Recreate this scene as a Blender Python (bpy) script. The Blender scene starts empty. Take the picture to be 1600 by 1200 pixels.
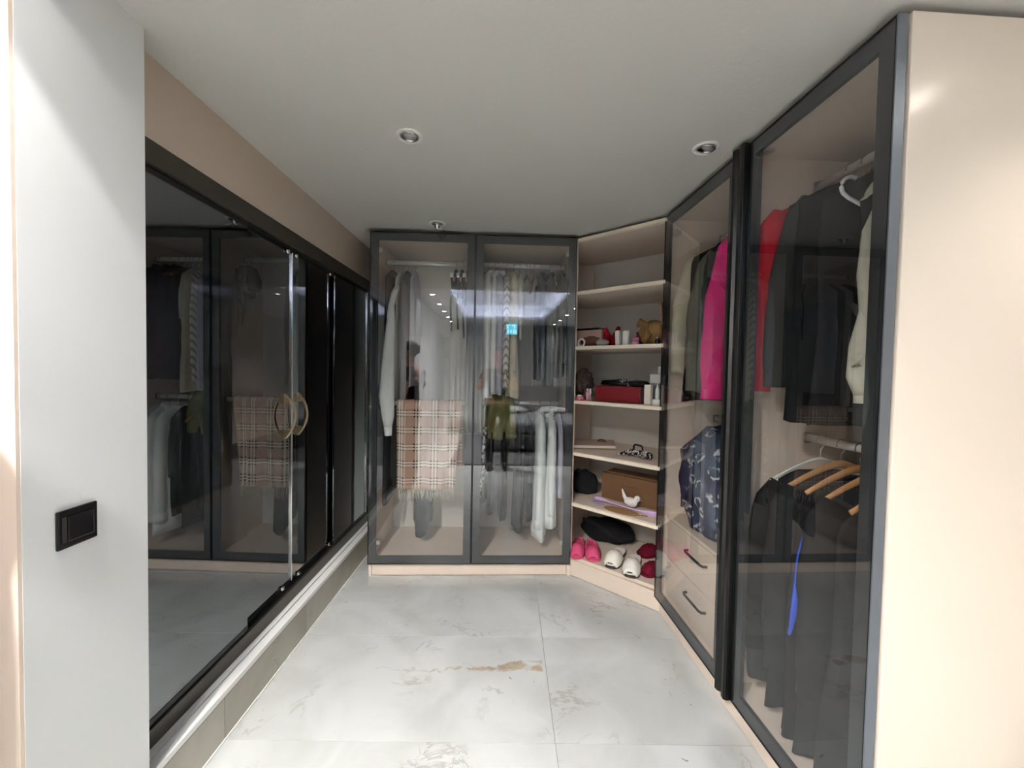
import bpy, math, random
from mathutils import Vector, Matrix
PI = math.pi
sc = bpy.context.scene
COL = sc.collection
random.seed(7)

# ------------------------------------------------------------------ camera
YAW, PITCH, ROLL, CAMH, FPX = .0327, .0301, .0193, 1.3375, 640.23
_f = Vector((math.sin(YAW)*math.cos(PITCH), math.cos(YAW)*math.cos(PITCH), -math.sin(PITCH)))
_r = Vector((math.cos(YAW), -math.sin(YAW), 0)); _u = _r.cross(_f)
_r2 = _r*math.cos(ROLL)+_u*math.sin(ROLL); _u2 = -_r*math.sin(ROLL)+_u*math.cos(ROLL)
cd = bpy.data.cameras.new('camera'); cam = bpy.data.objects.new('camera', cd); COL.objects.link(cam)
cd.sensor_fit = 'HORIZONTAL'; cd.sensor_width = 36; cd.lens = FPX/1600*36; cd.clip_start = .01; cd.clip_end = 60
mw = Matrix(((_r2.x, _u2.x, -_f.x, 0), (_r2.y, _u2.y, -_f.y, 0), (_r2.z, _u2.z, -_f.z, CAMH), (0, 0, 0, 1)))
cam.matrix_world = mw
sc.camera = cam
# ------------------------------------------------------------------ world and exposure
w = bpy.data.worlds.new('world'); sc.world = w; w.use_nodes = True
w.node_tree.nodes['Background'].inputs[0].default_value = (.75, .82, 1, 1)
w.node_tree.nodes['Background'].inputs[1].default_value = .02
sc.view_settings.view_transform = 'Standard'; sc.view_settings.look = 'None'
sc.view_settings.gamma = 1; sc.view_settings.use_curve_mapping = False
sc.view_settings.exposure = 0.72
LAMP_W, COVE_W = 190.0, 105.0
sc.cycles.use_light_tree = False; sc.cycles.max_bounces = 8; sc.cycles.diffuse_bounces = 4; sc.cycles.glossy_bounces = 4; sc.cycles.transparent_max_bounces = 14; sc.cycles.sample_clamp_indirect = 6
sc.cycles.caustics_reflective = False; sc.cycles.caustics_refractive = False

# ------------------------------------------------------------------ materials
def lin(c):
    return tuple(((v/255)/12.92 if v/255 <= .04045 else ((v/255+.055)/1.055)**2.4) for v in c)
MATS = {}
def nt(name):
    m = bpy.data.materials.new(name); m.use_nodes = True
    t = m.node_tree; return m, t, t.nodes, t.links, t.nodes['Principled BSDF']
def M(name, rgb=None, rough=.5, metal=0, spec=.5, var=0, vscale=6, bump=0, bscale=60, sheen=0, emit=0):
    if name in MATS: return MATS[name]
    m, t, N, L, B = nt(name)
    c = lin(rgb); B.inputs['Base Color'].default_value = (*c, 1)
    B.inputs['Roughness'].default_value = rough; B.inputs['Metallic'].default_value = metal
    B.inputs['Specular IOR Level'].default_value = spec
    if sheen: B.inputs['Sheen Weight'].default_value = sheen
    if emit:
        B.inputs['Emission Color'].default_value = (*c, 1); B.inputs['Emission Strength'].default_value = emit
    tc = N.new('ShaderNodeTexCoord')
    if var:
        n = N.new('ShaderNodeTexNoise'); n.inputs['Scale'].default_value = vscale; n.inputs['Detail'].default_value = 1
        L.new(tc.outputs['Object'], n.inputs['Vector'])
        mx = N.new('ShaderNodeMix'); mx.data_type = 'RGBA'
        mx.inputs[6].default_value = (*[v*(1-var) for v in c], 1); mx.inputs[7].default_value = (*[min(1, v*(1+var)) for v in c], 1)
        L.new(n.outputs['Fac'], mx.inputs[0]); L.new(mx.outputs[2], B.inputs['Base Color'])
    if bump:
        n = N.new('ShaderNodeTexNoise'); n.inputs['Scale'].default_value = bscale; n.inputs['Detail'].default_value = 0
        L.new(tc.outputs['Object'], n.inputs['Vector'])
        b = N.new('ShaderNodeBump'); b.inputs['Strength'].default_value = bump; b.inputs['Distance'].default_value = .01
        L.new(n.outputs['Fac'], b.inputs['Height']); L.new(b.outputs['Normal'], B.inputs['Normal'])
    if emit and emit < 50 and 'lens' in name: m.cycles.emission_sampling = 'NONE'
    MATS[name] = m; return m
def cloth(name, rgb, var=.18, **k):
    return M(name, rgb, rough=.9, spec=.15, var=var, vscale=9, bump=.35, bscale=26, **k)
def glass(name, tint, ior, base=0):
    m, t, N, L, B = nt(name); N.remove(B)
    out = N['Material Output']
    tr = N.new('ShaderNodeBsdfTransparent'); tr.inputs[0].default_value = (*tint, 1)
    gl = N.new('ShaderNodeBsdfGlossy'); gl.inputs['Roughness'].default_value = .008; gl.inputs['Color'].default_value = (.97, .98, 1, 1)
    fr = N.new('ShaderNodeFresnel'); fr.inputs[0].default_value = ior
    mx = N.new('ShaderNodeMixShader'); ge = N.new('ShaderNodeNewGeometry')
    fac = node_math(N, L, 'MULTIPLY', fr.outputs[0], node_math(N, L, 'SUBTRACT', 1.0, ge.outputs['Backfacing']))
    L.new(fac, mx.inputs[0]); L.new(tr.outputs[0], mx.inputs[1]); L.new(gl.outputs[0], mx.inputs[2])
    L.new(mx.outputs[0], out.inputs[0]); MATS[name] = m; return m
def node_math(N, L, op, a, b=None, c=None):
    n = N.new('ShaderNodeMath'); n.operation = op
    for i, v in enumerate((a, b, c)):
        if v is None: continue
        if isinstance(v, (int, float)): n.inputs[i].default_value = v
        else: L.new(v, n.inputs[i])
    return n.outputs[0]
def mixc(N, L, fac, a, b):
    mx = N.new('ShaderNodeMix'); mx.data_type = 'RGBA'
    for i, v in ((0, fac), (6, a), (7, b)):
        if isinstance(v, (int, float)): mx.inputs[i].default_value = v
        elif isinstance(v, tuple): mx.inputs[i].default_value = (*v, 1)
        else: L.new(v, mx.inputs[i])
    return mx.outputs[2]
def smooth(N, L, v, lo, hi):
    n = N.new('ShaderNodeMapRange'); n.interpolation_type = 'SMOOTHSTEP'
    L.new(v, n.inputs[0]); n.inputs[1].default_value = lo; n.inputs[2].default_value = hi
    return n.outputs[0]
def noise(N, L, vec, scale, detail=4, dist=0, rough=.5):
    n = N.new('ShaderNodeTexNoise'); n.inputs['Scale'].default_value = scale; n.inputs['Detail'].default_value = detail
    n.inputs['Distortion'].default_value = dist; n.inputs['Roughness'].default_value = rough
    L.new(vec, n.inputs['Vector']); return n.outputs['Fac']
def marble(name, ca, cb, cv, rough=.1, vein=None):
    m, t, N, L, B = nt(name)
    tc = N.new('ShaderNodeTexCoord'); oi = N.new('ShaderNodeObjectInfo')
    va = N.new('ShaderNodeVectorMath'); va.operation = 'MULTIPLY_ADD'
    cx = N.new('ShaderNodeCombineXYZ')
    for i in range(3): L.new(oi.outputs['Random'], cx.inputs[i])
    L.new(cx.outputs[0], va.inputs[0]); va.inputs[1].default_value = (37, 53, 29); L.new(tc.outputs['Object'], va.inputs[2])
    V = va.outputs[0]
    cloud = noise(N, L, V, 3.2, 6, .6)
    col = mixc(N, L, smooth(N, L, cloud, .32, .68), lin(ca), lin(cb))
    # fine grey veins
    n1 = noise(N, L, V, 2.6, 7, 1.6, .62)
    v1 = node_math(N, L, 'ABSOLUTE', node_math(N, L, 'SUBTRACT', n1, .5))
    m1 = smooth(N, L, v1, .022, .002)
    gate = smooth(N, L, noise(N, L, V, 4.1, 3), .5, .66)
    col = mixc(N, L, node_math(N, L, 'MULTIPLY', node_math(N, L, 'MULTIPLY', m1, gate), .5), col, lin(cv))
    # brown stains and flecks
    n2 = noise(N, L, V, 5.5, 8, 2.2, .7)
    st = node_math(N, L, 'MULTIPLY', smooth(N, L, n2, .655, .72), .6)
    col = mixc(N, L, st, col, lin((176, 158, 132)))
    sp = smooth(N, L, noise(N, L, V, 38, 2, .8), .725, .76)
    sp2 = smooth(N, L, noise(N, L, V, 3.3, 2), .5, .62)
    col = mixc(N, L, node_math(N, L, 'MULTIPLY', node_math(N, L, 'MULTIPLY', sp, sp2), .7), col, lin((120, 104, 88)))
    if vein:
        x0, x1, y0, tilt = vein
        s = N.new('ShaderNodeSeparateXYZ'); L.new(tc.outputs['Object'], s.inputs[0])
        tx = node_math(N, L, 'DIVIDE', node_math(N, L, 'SUBTRACT', s.outputs[0], x0), x1-x0)
        wob = node_math(N, L, 'MULTIPLY', node_math(N, L, 'SUBTRACT', noise(N, L, tc.outputs['Object'], 7, 5, 1), .5), .16)
        yc = node_math(N, L, 'ADD', node_math(N, L, 'MULTIPLY_ADD', tx, tilt, y0), wob)
        d = node_math(N, L, 'ABSOLUTE', node_math(N, L, 'SUBTRACT', s.outputs[1], yc))
        wid = node_math(N, L, 'MULTIPLY_ADD', node_math(N, L, 'POWER', node_math(N, L, 'MAXIMUM', tx, 0.0), 2.5), .040, .004)
        br = smooth(N, L, noise(N, L, tc.outputs['Object'], 13, 4, 1.0), .34, .50)
        band = smooth(N, L, node_math(N, L, 'SUBTRACT', wid, d), -.003, .012)
        ins = node_math(N, L, 'MULTIPLY', node_math(N, L, 'GREATER_THAN', tx, 0), node_math(N, L, 'LESS_THAN', tx, 1))
        fac = node_math(N, L, 'MULTIPLY', node_math(N, L, 'MULTIPLY', band, ins), br)
        shade = mixc(N, L, noise(N, L, tc.outputs['Object'], 30, 4), lin((120, 98, 80)), lin((205, 185, 155)))
        col = mixc(N, L, node_math(N, L, 'MULTIPLY', fac, .85), col, shade)
    L.new(col, B.inputs['Base Color']); B.inputs['Roughness'].default_value = rough
    MATS[name] = m; return m

white_paint = M('white_paint', (240, 243, 242), .75, spec=.2, bump=.012, bscale=120)
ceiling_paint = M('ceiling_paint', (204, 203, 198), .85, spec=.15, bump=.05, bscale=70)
beige_paint = M('beige_paint', (206, 191, 175), .7, spec=.2, bump=.012, bscale=120)
peach_paint = M('peach_paint', (240, 222, 205), .7, spec=.2)
brown_paint = M('brown_paint', (140, 118, 104), .7, spec=.2)
laminate = M('laminate', (228, 210, 194), .34, spec=.45, var=.05, vscale=14)
panel_gloss = M('panel_laminate', (230, 217, 200), .2, spec=.5, var=.03, vscale=3)
back_board = M('back_board', (216, 212, 204), .55, spec=.3)
edge_band = M('edge_band', (240, 226, 204), .4)
black_metal = M('black_metal', (9, 9, 10), .32, spec=.3)
frame_grey = M('frame_grey', (42, 44, 47), .4, spec=.4)
steel_edge = M('anodised_edge', (124, 131, 140), .35, metal=.7)
track_olive = M('track_bronze', (70, 66, 58), .35, metal=.45)
track_black = M('track_black', (14, 13, 13), .4)
chrome = M('chrome', (215, 215, 215), .15, metal=1)
gold = M('brushed_gold', (196, 178, 140), .28, metal=1)
rod_metal = M('rod_metal', (236, 236, 232), .3, metal=.35)
white_plastic = M('white_plastic', (236, 236, 232), .4)
clear_plastic = M('grey_plastic', (186, 182, 176), .3)
black_plastic = M('black_plastic', (16, 16, 18), .3)
switch_black = M('switch_black', (13, 13, 15), .22)
grout = M('grout', (176, 176, 172), .8)
caulk = M('white_caulk', (240, 240, 236), .6)
ledge_plain = M('ledge_white', (240, 240, 237), .25, var=.03, vscale=8)
ledge_stone = marble('ledge_stone', (244, 244, 240), (228, 228, 224), (150, 145, 138), .2)
floor_marble = marble('floor_marble', (204, 206, 204), (188, 189, 186), (146, 138, 128), .11)
floor_vein = marble('floor_marble_veined', (204, 206, 204), (188, 189, 186), (146, 138, 128), .11, vein=(-.17, .585, .055, .04))
kerb_marble = marble('kerb_marble', (186, 182, 168), (166, 162, 148), (128, 122, 108), .3)
door_glass = glass('smoked_glass', (.96, .965, .962), 1.95)
back_glass = glass('reflective_smoked_glass', (.965, .97, .967), 2.2)
def slide_glass():
    m, t, N, L, B = nt('black_mirror_glass')
    B.inputs['Base Color'].default_value = (.004, .004, .0045, 1); B.inputs['Roughness'].default_value = .35; B.inputs['Specular IOR Level'].default_value = 0
    gl = N.new('ShaderNodeBsdfGlossy'); gl.inputs['Roughness'].default_value = .006; gl.inputs['Color'].default_value = (.93, .97, 1, 1)
    fr = N.new('ShaderNodeFresnel'); fr.inputs[0].default_value = 2.9
    mx = N.new('ShaderNodeMixShader'); L.new(fr.outputs[0], mx.inputs[0]); L.new(B.outputs[0], mx.inputs[1]); L.new(gl.outputs[0], mx.inputs[2])
    L.new(mx.outputs[0], N['Material Output'].inputs[0]); return m
mirror_glass = slide_glass()
wood = M('hanger_wood', (176, 128, 84), .4, var=.15, vscale=20)
wood_dark = M('hanger_dark_wood', (98, 68, 48), .4, var=.15, vscale=20)
c_white = cloth('cloth_white', (246, 248, 247), .03)
c_offwhite = cloth('cloth_offwhite', (214, 212, 204), .06)
c_cream = cloth('cloth_cream', (222, 212, 188), .06)
c_black = cloth('cloth_black', (20, 20, 22))
c_black2 = cloth('cloth_black_faded', (30, 30, 32))
c_char = cloth('cloth_charcoal', (52, 54, 54))
c_grey = cloth('cloth_grey_green', (112, 112, 100))
c_brown = cloth('cloth_dark_brown', (46, 35, 31))
c_olive = cloth('cloth_olive', (112, 112, 74))
c_red = cloth('cloth_red', (196, 22, 46))
c_pink = cloth('cloth_pink', (224, 46, 126))
c_blue = cloth('cloth_blue', (52, 84, 196))
c_lav = cloth('cloth_lavender', (190, 190, 205), .06)
c_navy = cloth('cloth_navy', (18, 22, 44))
c_stone = cloth('cloth_stone', (196, 192, 174), .06)
c_mauve = cloth('cloth_mauve', (120, 84, 90))

def pat_mat(name, fn, rough=.9):
    m, t, N, L, B = nt(name); tc = N.new('ShaderNodeTexCoord')
    L.new(fn(N, L, tc), B.inputs['Base Color']); B.inputs['Roughness'].default_value = rough; B.inputs['Specular IOR Level'].default_value = .15
    MATS[name] = m; return m
def f_plaid(N, L, tc):
    s = N.new('ShaderNodeSeparateXYZ'); L.new(tc.outputs['Object'], s.inputs[0])
    def bands(c, p, off):
        fr = node_math(N, L, 'FRACT', node_math(N, L, 'ADD', node_math(N, L, 'DIVIDE', c, p), off))
        def b(a, w):
            return node_math(N, L, 'LESS_THAN', node_math(N, L, 'ABSOLUTE', node_math(N, L, 'SUBTRACT', fr, a)), w)
        cream = node_math(N, L, 'MAXIMUM', b(.42, .045), b(.60, .045))
        dark = node_math(N, L, 'MAXIMUM', node_math(N, L, 'MAXIMUM', b(.33, .05), b(.51, .045)), b(.69, .05))
        return cream, dark
    cx, dx = bands(s.outputs[0], .112, .2); cz, dz = bands(s.outputs[2], .112, .1)
    base = mixc(N, L, noise(N, L, tc.outputs['Object'], 160, 2), lin((172, 138, 120)), lin((194, 162, 144)))
    base = mixc(N, L, node_math(N, L, 'MULTIPLY', node_math(N, L, 'MAXIMUM', dx, dz), .3), base, lin((120, 92, 82)))
    base = mixc(N, L, node_math(N, L, 'MULTIPLY', node_math(N, L, 'MAXIMUM', cx, cz), .6), base, lin((238, 224, 204)))
    return mixc(N, L, node_math(N, L, 'MULTIPLY', dx, node_math(N, L, 'MAXIMUM', dz, node_math(N, L, 'MULTIPLY', cz, .0))), base, lin((30, 22, 24)))
c_plaid = pat_mat('cloth_plaid', f_plaid)
def f_stripe(N, L, tc):
    s = N.new('ShaderNodeSeparateXYZ'); L.new(tc.outputs['Object'], s.inputs[0])
    ph = node_math(N, L, 'ADD', node_math(N, L, 'MULTIPLY', s.outputs[2], 30.0), node_math(N, L, 'MULTIPLY', s.outputs[0], 42.0))
    return mixc(N, L, smooth(N, L, node_math(N, L, 'SINE', node_math(N, L, 'MULTIPLY', ph, 4.0)), .1, .6), lin((232, 230, 224)), lin((168, 160, 150)))
c_stripe = pat_mat('cloth_striped', f_stripe)
def f_floral(N, L, tc):
    vo = N.new('ShaderNodeTexVoronoi'); vo.inputs['Scale'].default_value = 12.5; vo.inputs['Randomness'].default_value = .9
    dv = N.new('ShaderNodeVectorMath'); dv.operation = 'ADD'
    nn = N.new('ShaderNodeTexNoise'); nn.inputs['Scale'].default_value = 14; L.new(tc.outputs['Object'], nn.inputs['Vector'])
    sc_ = N.new('ShaderNodeVectorMath'); sc_.operation = 'SCALE'; sc_.inputs[3].default_value = .06; L.new(nn.outputs['Color'], sc_.inputs[0])
    L.new(tc.outputs['Object'], dv.inputs[0]); L.new(sc_.outputs[0], dv.inputs[1]); L.new(dv.outputs[0], vo.inputs['Vector'])
    d = vo.outputs['Distance']
    ring = smooth(N, L, node_math(N, L, 'ABSOLUTE', node_math(N, L, 'SUBTRACT', d, .34)), .11, .03)
    n2 = smooth(N, L, noise(N, L, tc.outputs['Object'], 45, 3), .42, .6)
    base = mixc(N, L, smooth(N, L, noise(N, L, tc.outputs['Object'], 5, 2), .45, .6), lin((20, 26, 62)), lin((70, 82, 104)))
    return mixc(N, L, node_math(N, L, 'MULTIPLY', node_math(N, L, 'MULTIPLY', ring, n2), .85), base, lin((222, 222, 222)))
c_floral = pat_mat('cloth_floral', f_floral, .8)
def f_spot(N, L, tc):
    n = noise(N, L, tc.outputs['Object'], 48, 2, .6)
    return mixc(N, L, smooth(N, L, n, .5, .54), lin((16, 16, 18)), lin((232, 230, 226)))
c_spot = pat_mat('cloth_spotted', f_spot)
def f_wicker(N, L, tc):
    s = N.new('ShaderNodeSeparateXYZ'); L.new(tc.outputs['Object'], s.inputs[0])
    a = node_math(N, L, 'SINE', node_math(N, L, 'MULTIPLY', s.outputs[0], 420.0)); b = node_math(N, L, 'SINE', node_math(N, L, 'MULTIPLY', s.outputs[1], 420.0))
    return mixc(N, L, smooth(N, L, node_math(N, L, 'MULTIPLY', a, b), -.3, .3), lin((120, 86, 54)), lin((186, 146, 100)))
m_wicker = pat_mat('wicker', f_wicker, .7)
def f_animal(N, L, tc):
    n = noise(N, L, tc.outputs['Object'], 55, 2, 1.2)
    return mixc(N, L, smooth(N, L, n, .49, .53), lin((26, 22, 22)), lin((206, 200, 196)))
m_clip = pat_mat('clip_pattern', f_animal, .3)

# ------------------------------------------------------------------ mesh helpers
class MB:
    def __init__(s, T=None): s.v = []; s.f = []; s.T = T or Matrix()
    def add(s, vs, fs):
        o = len(s.v); s.v += [tuple(s.T @ Vector(p)) for p in vs]; s.f += [tuple(i+o for i in f) for f in fs]; return s
    def box(s, x0, x1, y0, y1, z0, z1):
        return s.add([(x0,y0,z0),(x1,y0,z0),(x1,y1,z0),(x0,y1,z0),(x0,y0,z1),(x1,y0,z1),(x1,y1,z1),(x0,y1,z1)],
                     [(0,3,2,1),(4,5,6,7),(0,1,5,4),(1,2,6,5),(2,3,7,6),(3,0,4,7)])
    def prism(s, poly, z0, z1):
        n = len(poly); a = sum(poly[i][0]*poly[(i+1)%n][1]-poly[(i+1)%n][0]*poly[i][1] for i in range(n))
        if a < 0: poly = poly[::-1]
        return s.add([(x,y,z0) for x,y in poly]+[(x,y,z1) for x,y in poly],
                     [tuple(range(n))[::-1], tuple(range(n,2*n))]+[(i,(i+1)%n,n+(i+1)%n,n+i) for i in range(n)])
    def loft(s, rings, cap=True, closed=True):
        n = len(rings[0]); vs = [p for r in rings for p in r]; fs = []
        for i in range(len(rings)-1):
            for j in range(n if closed else n-1):
                k = (j+1) % n; fs.append((i*n+j, i*n+k, (i+1)*n+k, (i+1)*n+j))
        if cap: fs += [tuple(range(n))[::-1], tuple(range((len(rings)-1)*n, len(rings)*n))]
        return s.add(vs, fs)
    def tube(s, path, r, n=10, flat=1.0, cap=True, ref=(0, 0, 1)):
        P = [Vector(p) for p in path]; rings = []
        for i, p in enumerate(P):
            d = (P[min(i+1, len(P)-1)]-P[max(i-1, 0)]).normalized()
            a = Vector(ref); a = a - d*a.dot(d)
            if a.length < 1e-3: a = Vector((1, 0, 0)) - d*d.x
            if a.length < 1e-3: a = Vector((0, 1, 0)) - d*d.y
            a.normalize(); b = d.cross(a)
            rr = r[i] if isinstance(r, (list, tuple)) else r
            rings.append([p + a*rr*math.cos(2*PI*k/n) + b*rr*flat*math.sin(2*PI*k/n) for k in range(n)])
        return s.loft(rings, cap)
    def lathe(s, prof, n=20, c=(0, 0, 0)):
        rings = [[(c[0]+max(r, 1e-4)*math.cos(2*PI*k/n), c[1]+max(r, 1e-4)*math.sin(2*PI*k/n), c[2]+z) for k in range(n)] for r, z in prof]
        return s.loft(rings, True)
    def ell(s, c, r, nu=16, nv=10, fn=None, zmin=-1):
        rings = []
        for i in range(nv+1):
            t = -PI/2+PI*i/nv; ring = []
            for k in range(nu):
                a = 2*PI*k/nu; d = Vector((math.cos(t)*math.cos(a), math.cos(t)*math.sin(a), max(zmin, math.sin(t))))
                q = fn(d) if fn else 1
                ring.append((c[0]+d.x*r[0]*q, c[1]+d.y*r[1]*q, c[2]+d.z*r[2]*(q if d.z > zmin else 1)))
            rings.append(ring)
        return s.loft(rings, True)
    def sheet(s, fn, nu, nv, th, side=(0, 1, 0)):
        sd = Vector(side)*th; a = []; b = []
        for i in range(nu+1):
            for j in range(nv+1):
                p = Vector(fn(i/nu, j/nv)); a.append(p); b.append(p+sd)
        n = len(a); W = nv+1; fs = []
        for i in range(nu):
            for j in range(nv):
                q = (i*W+j, (i+1)*W+j, (i+1)*W+j+1, i*W+j+1); fs.append(q); fs.append(tuple(k+n for k in q[::-1]))
        rim = [(i*W, (i+1)*W) for i in range(nu)]+[(nu*W+j, nu*W+j+1) for j in range(nv)]+[((i+1)*W+nv, i*W+nv) for i in range(nu)]+[(j+1, j) for j in range(nv)]
        for p, q in rim: fs.append((q, p, p+n, q+n))
        return s.add(a+b, fs)
    def build(s, name, mat, parent=None, sm=False, loc=None, rz=0, bevel=0):
        me = bpy.data.meshes.new(name); me.from_pydata(s.v, [], s.f); me.update()
        if sm:
            me.polygons.foreach_set('use_smooth', [True]*len(me.polygons))
            me.update()
        me.materials.append(mat)
        o = bpy.data.objects.new(name, me); COL.objects.link(o)
        if parent: o.parent = parent
        if loc: o.location = loc
        if rz: o.rotation_euler.z = rz
        if bevel:
            b = o.modifiers.new('bevel', 'BEVEL'); b.width = bevel; b.segments = 2; b.limit_method = 'ANGLE'; b.angle_limit = .9
        return o
def tag(o, label=None, cat=None, group=None, kind=None):
    for k, v in (('label', label), ('category', cat), ('group', group), ('kind', kind)):
        if v: o[k] = v
    return o
def thing(name, label, cat, loc=(0, 0, 0), rz=0, group=None, kind=None):
    o = bpy.data.objects.new(name, None); COL.objects.link(o); o.location = loc; o.rotation_euler.z = rz; o.empty_display_size = .05
    return tag(o, label, cat, group, kind)
def struct(o, label=None): return tag(o, label, kind='structure')
def copy_tree(o, loc, rz=None, parent=None, label=None):
    c = o.copy(); COL.objects.link(c); c.parent = parent
    if loc is not None: c.location = loc
    if rz is not None: c.rotation_euler.z = rz
    if label: c['label'] = label
    for ch in list(o.children): copy_tree(ch, None, None, c)
    return c

# ------------------------------------------------------------------ layout frames
AL, AR, AB = .0248, .02, .009          # small turns of left wall, right wardrobe, back wardrobe
LW = ((-1.006, 1.7, 0), -AL)
RW = ((.9395, 1.5, 0), AR)
BW = ((0, 2.6492, 0), AB)
CU = ((.49, 2.655, 0), math.atan2(-.69976, .71437))
ZC, ZB = 2.225, 2.355                  # ceilings: dressing area, bedroom

# ------------------------------------------------------------------ floor and tiles
fl = struct(thing('floor', 'polished marble tile floor', None, (.243, 2.022, 0), -AL, kind='structure'))
if 'category' in fl: del fl['category']
MB().box(-2.2, 3.2, -5.9, 1.4, -.06, -.004).build('grout_bed', grout, fl)
TX, TY, G = 1.2, .59, .0012
tile_me = None
for i in range(-2, 2):
    for j in range(-10, 3):
        if i == -2 and j > -3: continue
        if i == 1 and j > -3: continue
        mat = floor_vein if (i == -1 and j == -1) else floor_marble
        if tile_me is None or mat is floor_vein:
            o = MB().box(-TX/2+G, TX/2-G, -TY/2+G, TY/2-G, -.012, 0).build('floor_tile', mat, fl, bevel=.0008)
            if tile_me is None: tile_me = o.data
        else:
            o = bpy.data.objects.new('floor_tile', tile_me); COL.objects.link(o); o.parent = fl
        o.location = (i*TX+TX/2, j*TY+TY/2, 0)

# ------------------------------------------------------------------ room shell
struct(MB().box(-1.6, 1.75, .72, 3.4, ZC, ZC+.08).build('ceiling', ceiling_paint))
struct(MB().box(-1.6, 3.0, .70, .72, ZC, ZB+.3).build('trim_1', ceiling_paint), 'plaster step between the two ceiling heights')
# bedroom ceiling with a recessed lit tray
TX0, TX1, TY0, TY1 = -.60, .95, -2.72, .28
bc = MB()
bc.box(-1.7, TX0, -3.9, .70, ZB, ZB+.05); bc.box(TX1, 3.0, -3.9, .70, ZB, ZB+.05)
bc.box(TX0, TX1, -3.9, TY0, ZB, ZB+.05); bc.box(TX0, TX1, TY1, .70, ZB, ZB+.05)
bc.box(-1.7, 3.0, -3.9, .70, ZB+.26, ZB+.30)
bc.box(TX0-.2, TX0-.18, TY0-.2, TY1+.2, ZB+.05, ZB+.26); bc.box(TX1+.18, TX1+.2, TY0-.2, TY1+.2, ZB+.05, ZB+.26)
bc.box(TX0-.2, TX1+.2, TY0-.2, TY0-.18, ZB+.05, ZB+.26); bc.box(TX0-.2, TX1+.2, TY1+.18, TY1+.2, ZB+.05, ZB+.26)
struct(bc.build('ceiling_tray', white_paint), 'bedroom ceiling with a recessed tray')
struct(MB().box(-1.85, -1.70, .02, .842, 0, ZB+.1).build('wall_recess', brown_paint))
struct(MB().box(-1.85, -1.14, -.02, .02, 0, ZB+.1).build('wall_recess_side', white_paint))
struct(MB().box(-1.14, -1.068, -3.7, .02, 0, ZB+.1).build('wall_left_bedroom', white_paint))
struct(MB().box(-1.2, 3.0, -3.82, -3.70, 0, ZB+.1).build('wall_rear', white_paint))
struct(MB().box(2.9, 3.0, -3.7, 1.2, 0, ZB+.1).build('wall_right_bedroom', beige_paint))
struct(MB().box(1.55, 3.0, .98, 1.06, 0, ZB+.1).build('wall_beside_wardrobe', beige_paint))
struct(MB().box(-1.3, 1.75, 3.27, 3.35, 0, ZC+.05).build('wall_back', white_paint))
struct(MB().box(1.56, 1.66, 1.06, 3.3, 0, ZC+.05).build('wall_right', beige_paint))
# column at the left of the opening
colm = MB(); colm.box(-1.70, -.953, .846, 1.141, 0, ZC+.02)
struct(colm.build('wall_column', white_paint), 'white painted column with a black light switch')
struct(MB().box(-1.70, -.9535, .838, .846, 0, ZC+.02).build('trim_2', peach_paint), 'peach painted face of the column')
# left wall above the sliding doors
struct(MB().box(-.12, 0, -.62, 1.6, 1.988, ZC+.02).build('wall_left', beige_paint, loc=LW[0], rz=LW[1]), 'beige wall band above the sliding doors')
struct(MB().box(-.62, -.60, -.62, 1.6, 0, ZC).build('wall_left_closet', brown_paint, loc=LW[0], rz=LW[1]))

# kerb under the sliding doors
kb = thing('baseboard_left', 'tiled marble kerb under the sliding doors', None, LW[0], LW[1], kind='structure')
if 'category' in kb: del kb['category']
MB().box(-.12, .046, -.62, 1.55, 0, .155).build('kerb_core', grout, kb)
for k in range(-1, 3):
    y0 = max(-.575, -.24+.59*(k-0)+.0015); y1 = min(1.55, -.24+.59*(k+1)-.0015)
    MB().box(-(.0), (y1-y0), 0, .009, .006, .160).build('kerb_tile', kerb_marble, kb, loc=(.0565, y0, 0), rz=PI/2, bevel=.001)
MB().box(.055, .061, -.62, 1.55, 0, .006).build('caulk_line', caulk, kb)
MB().box(-.02, .020, -.62, 1.55, .155, .187).build('ledge_strip', ledge_plain, kb, bevel=.002)
MB().box(.024, .062, -.62, 1.55, .162, .186).build('ledge_nosing', ledge_plain, kb, bevel=.003)
MB().box(.046, .0605, -.62, 1.55, .1602, .162).build('shadow_strip', M('shade_black', (18, 17, 16), .8), kb)  # solid black strip stands in for the shadow line under the nosing
MB().box(.02, .024, -.62, 1.55, .155, .176).build('ledge_groove', M('groove_grey', (70, 68, 66), .8), kb)

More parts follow.
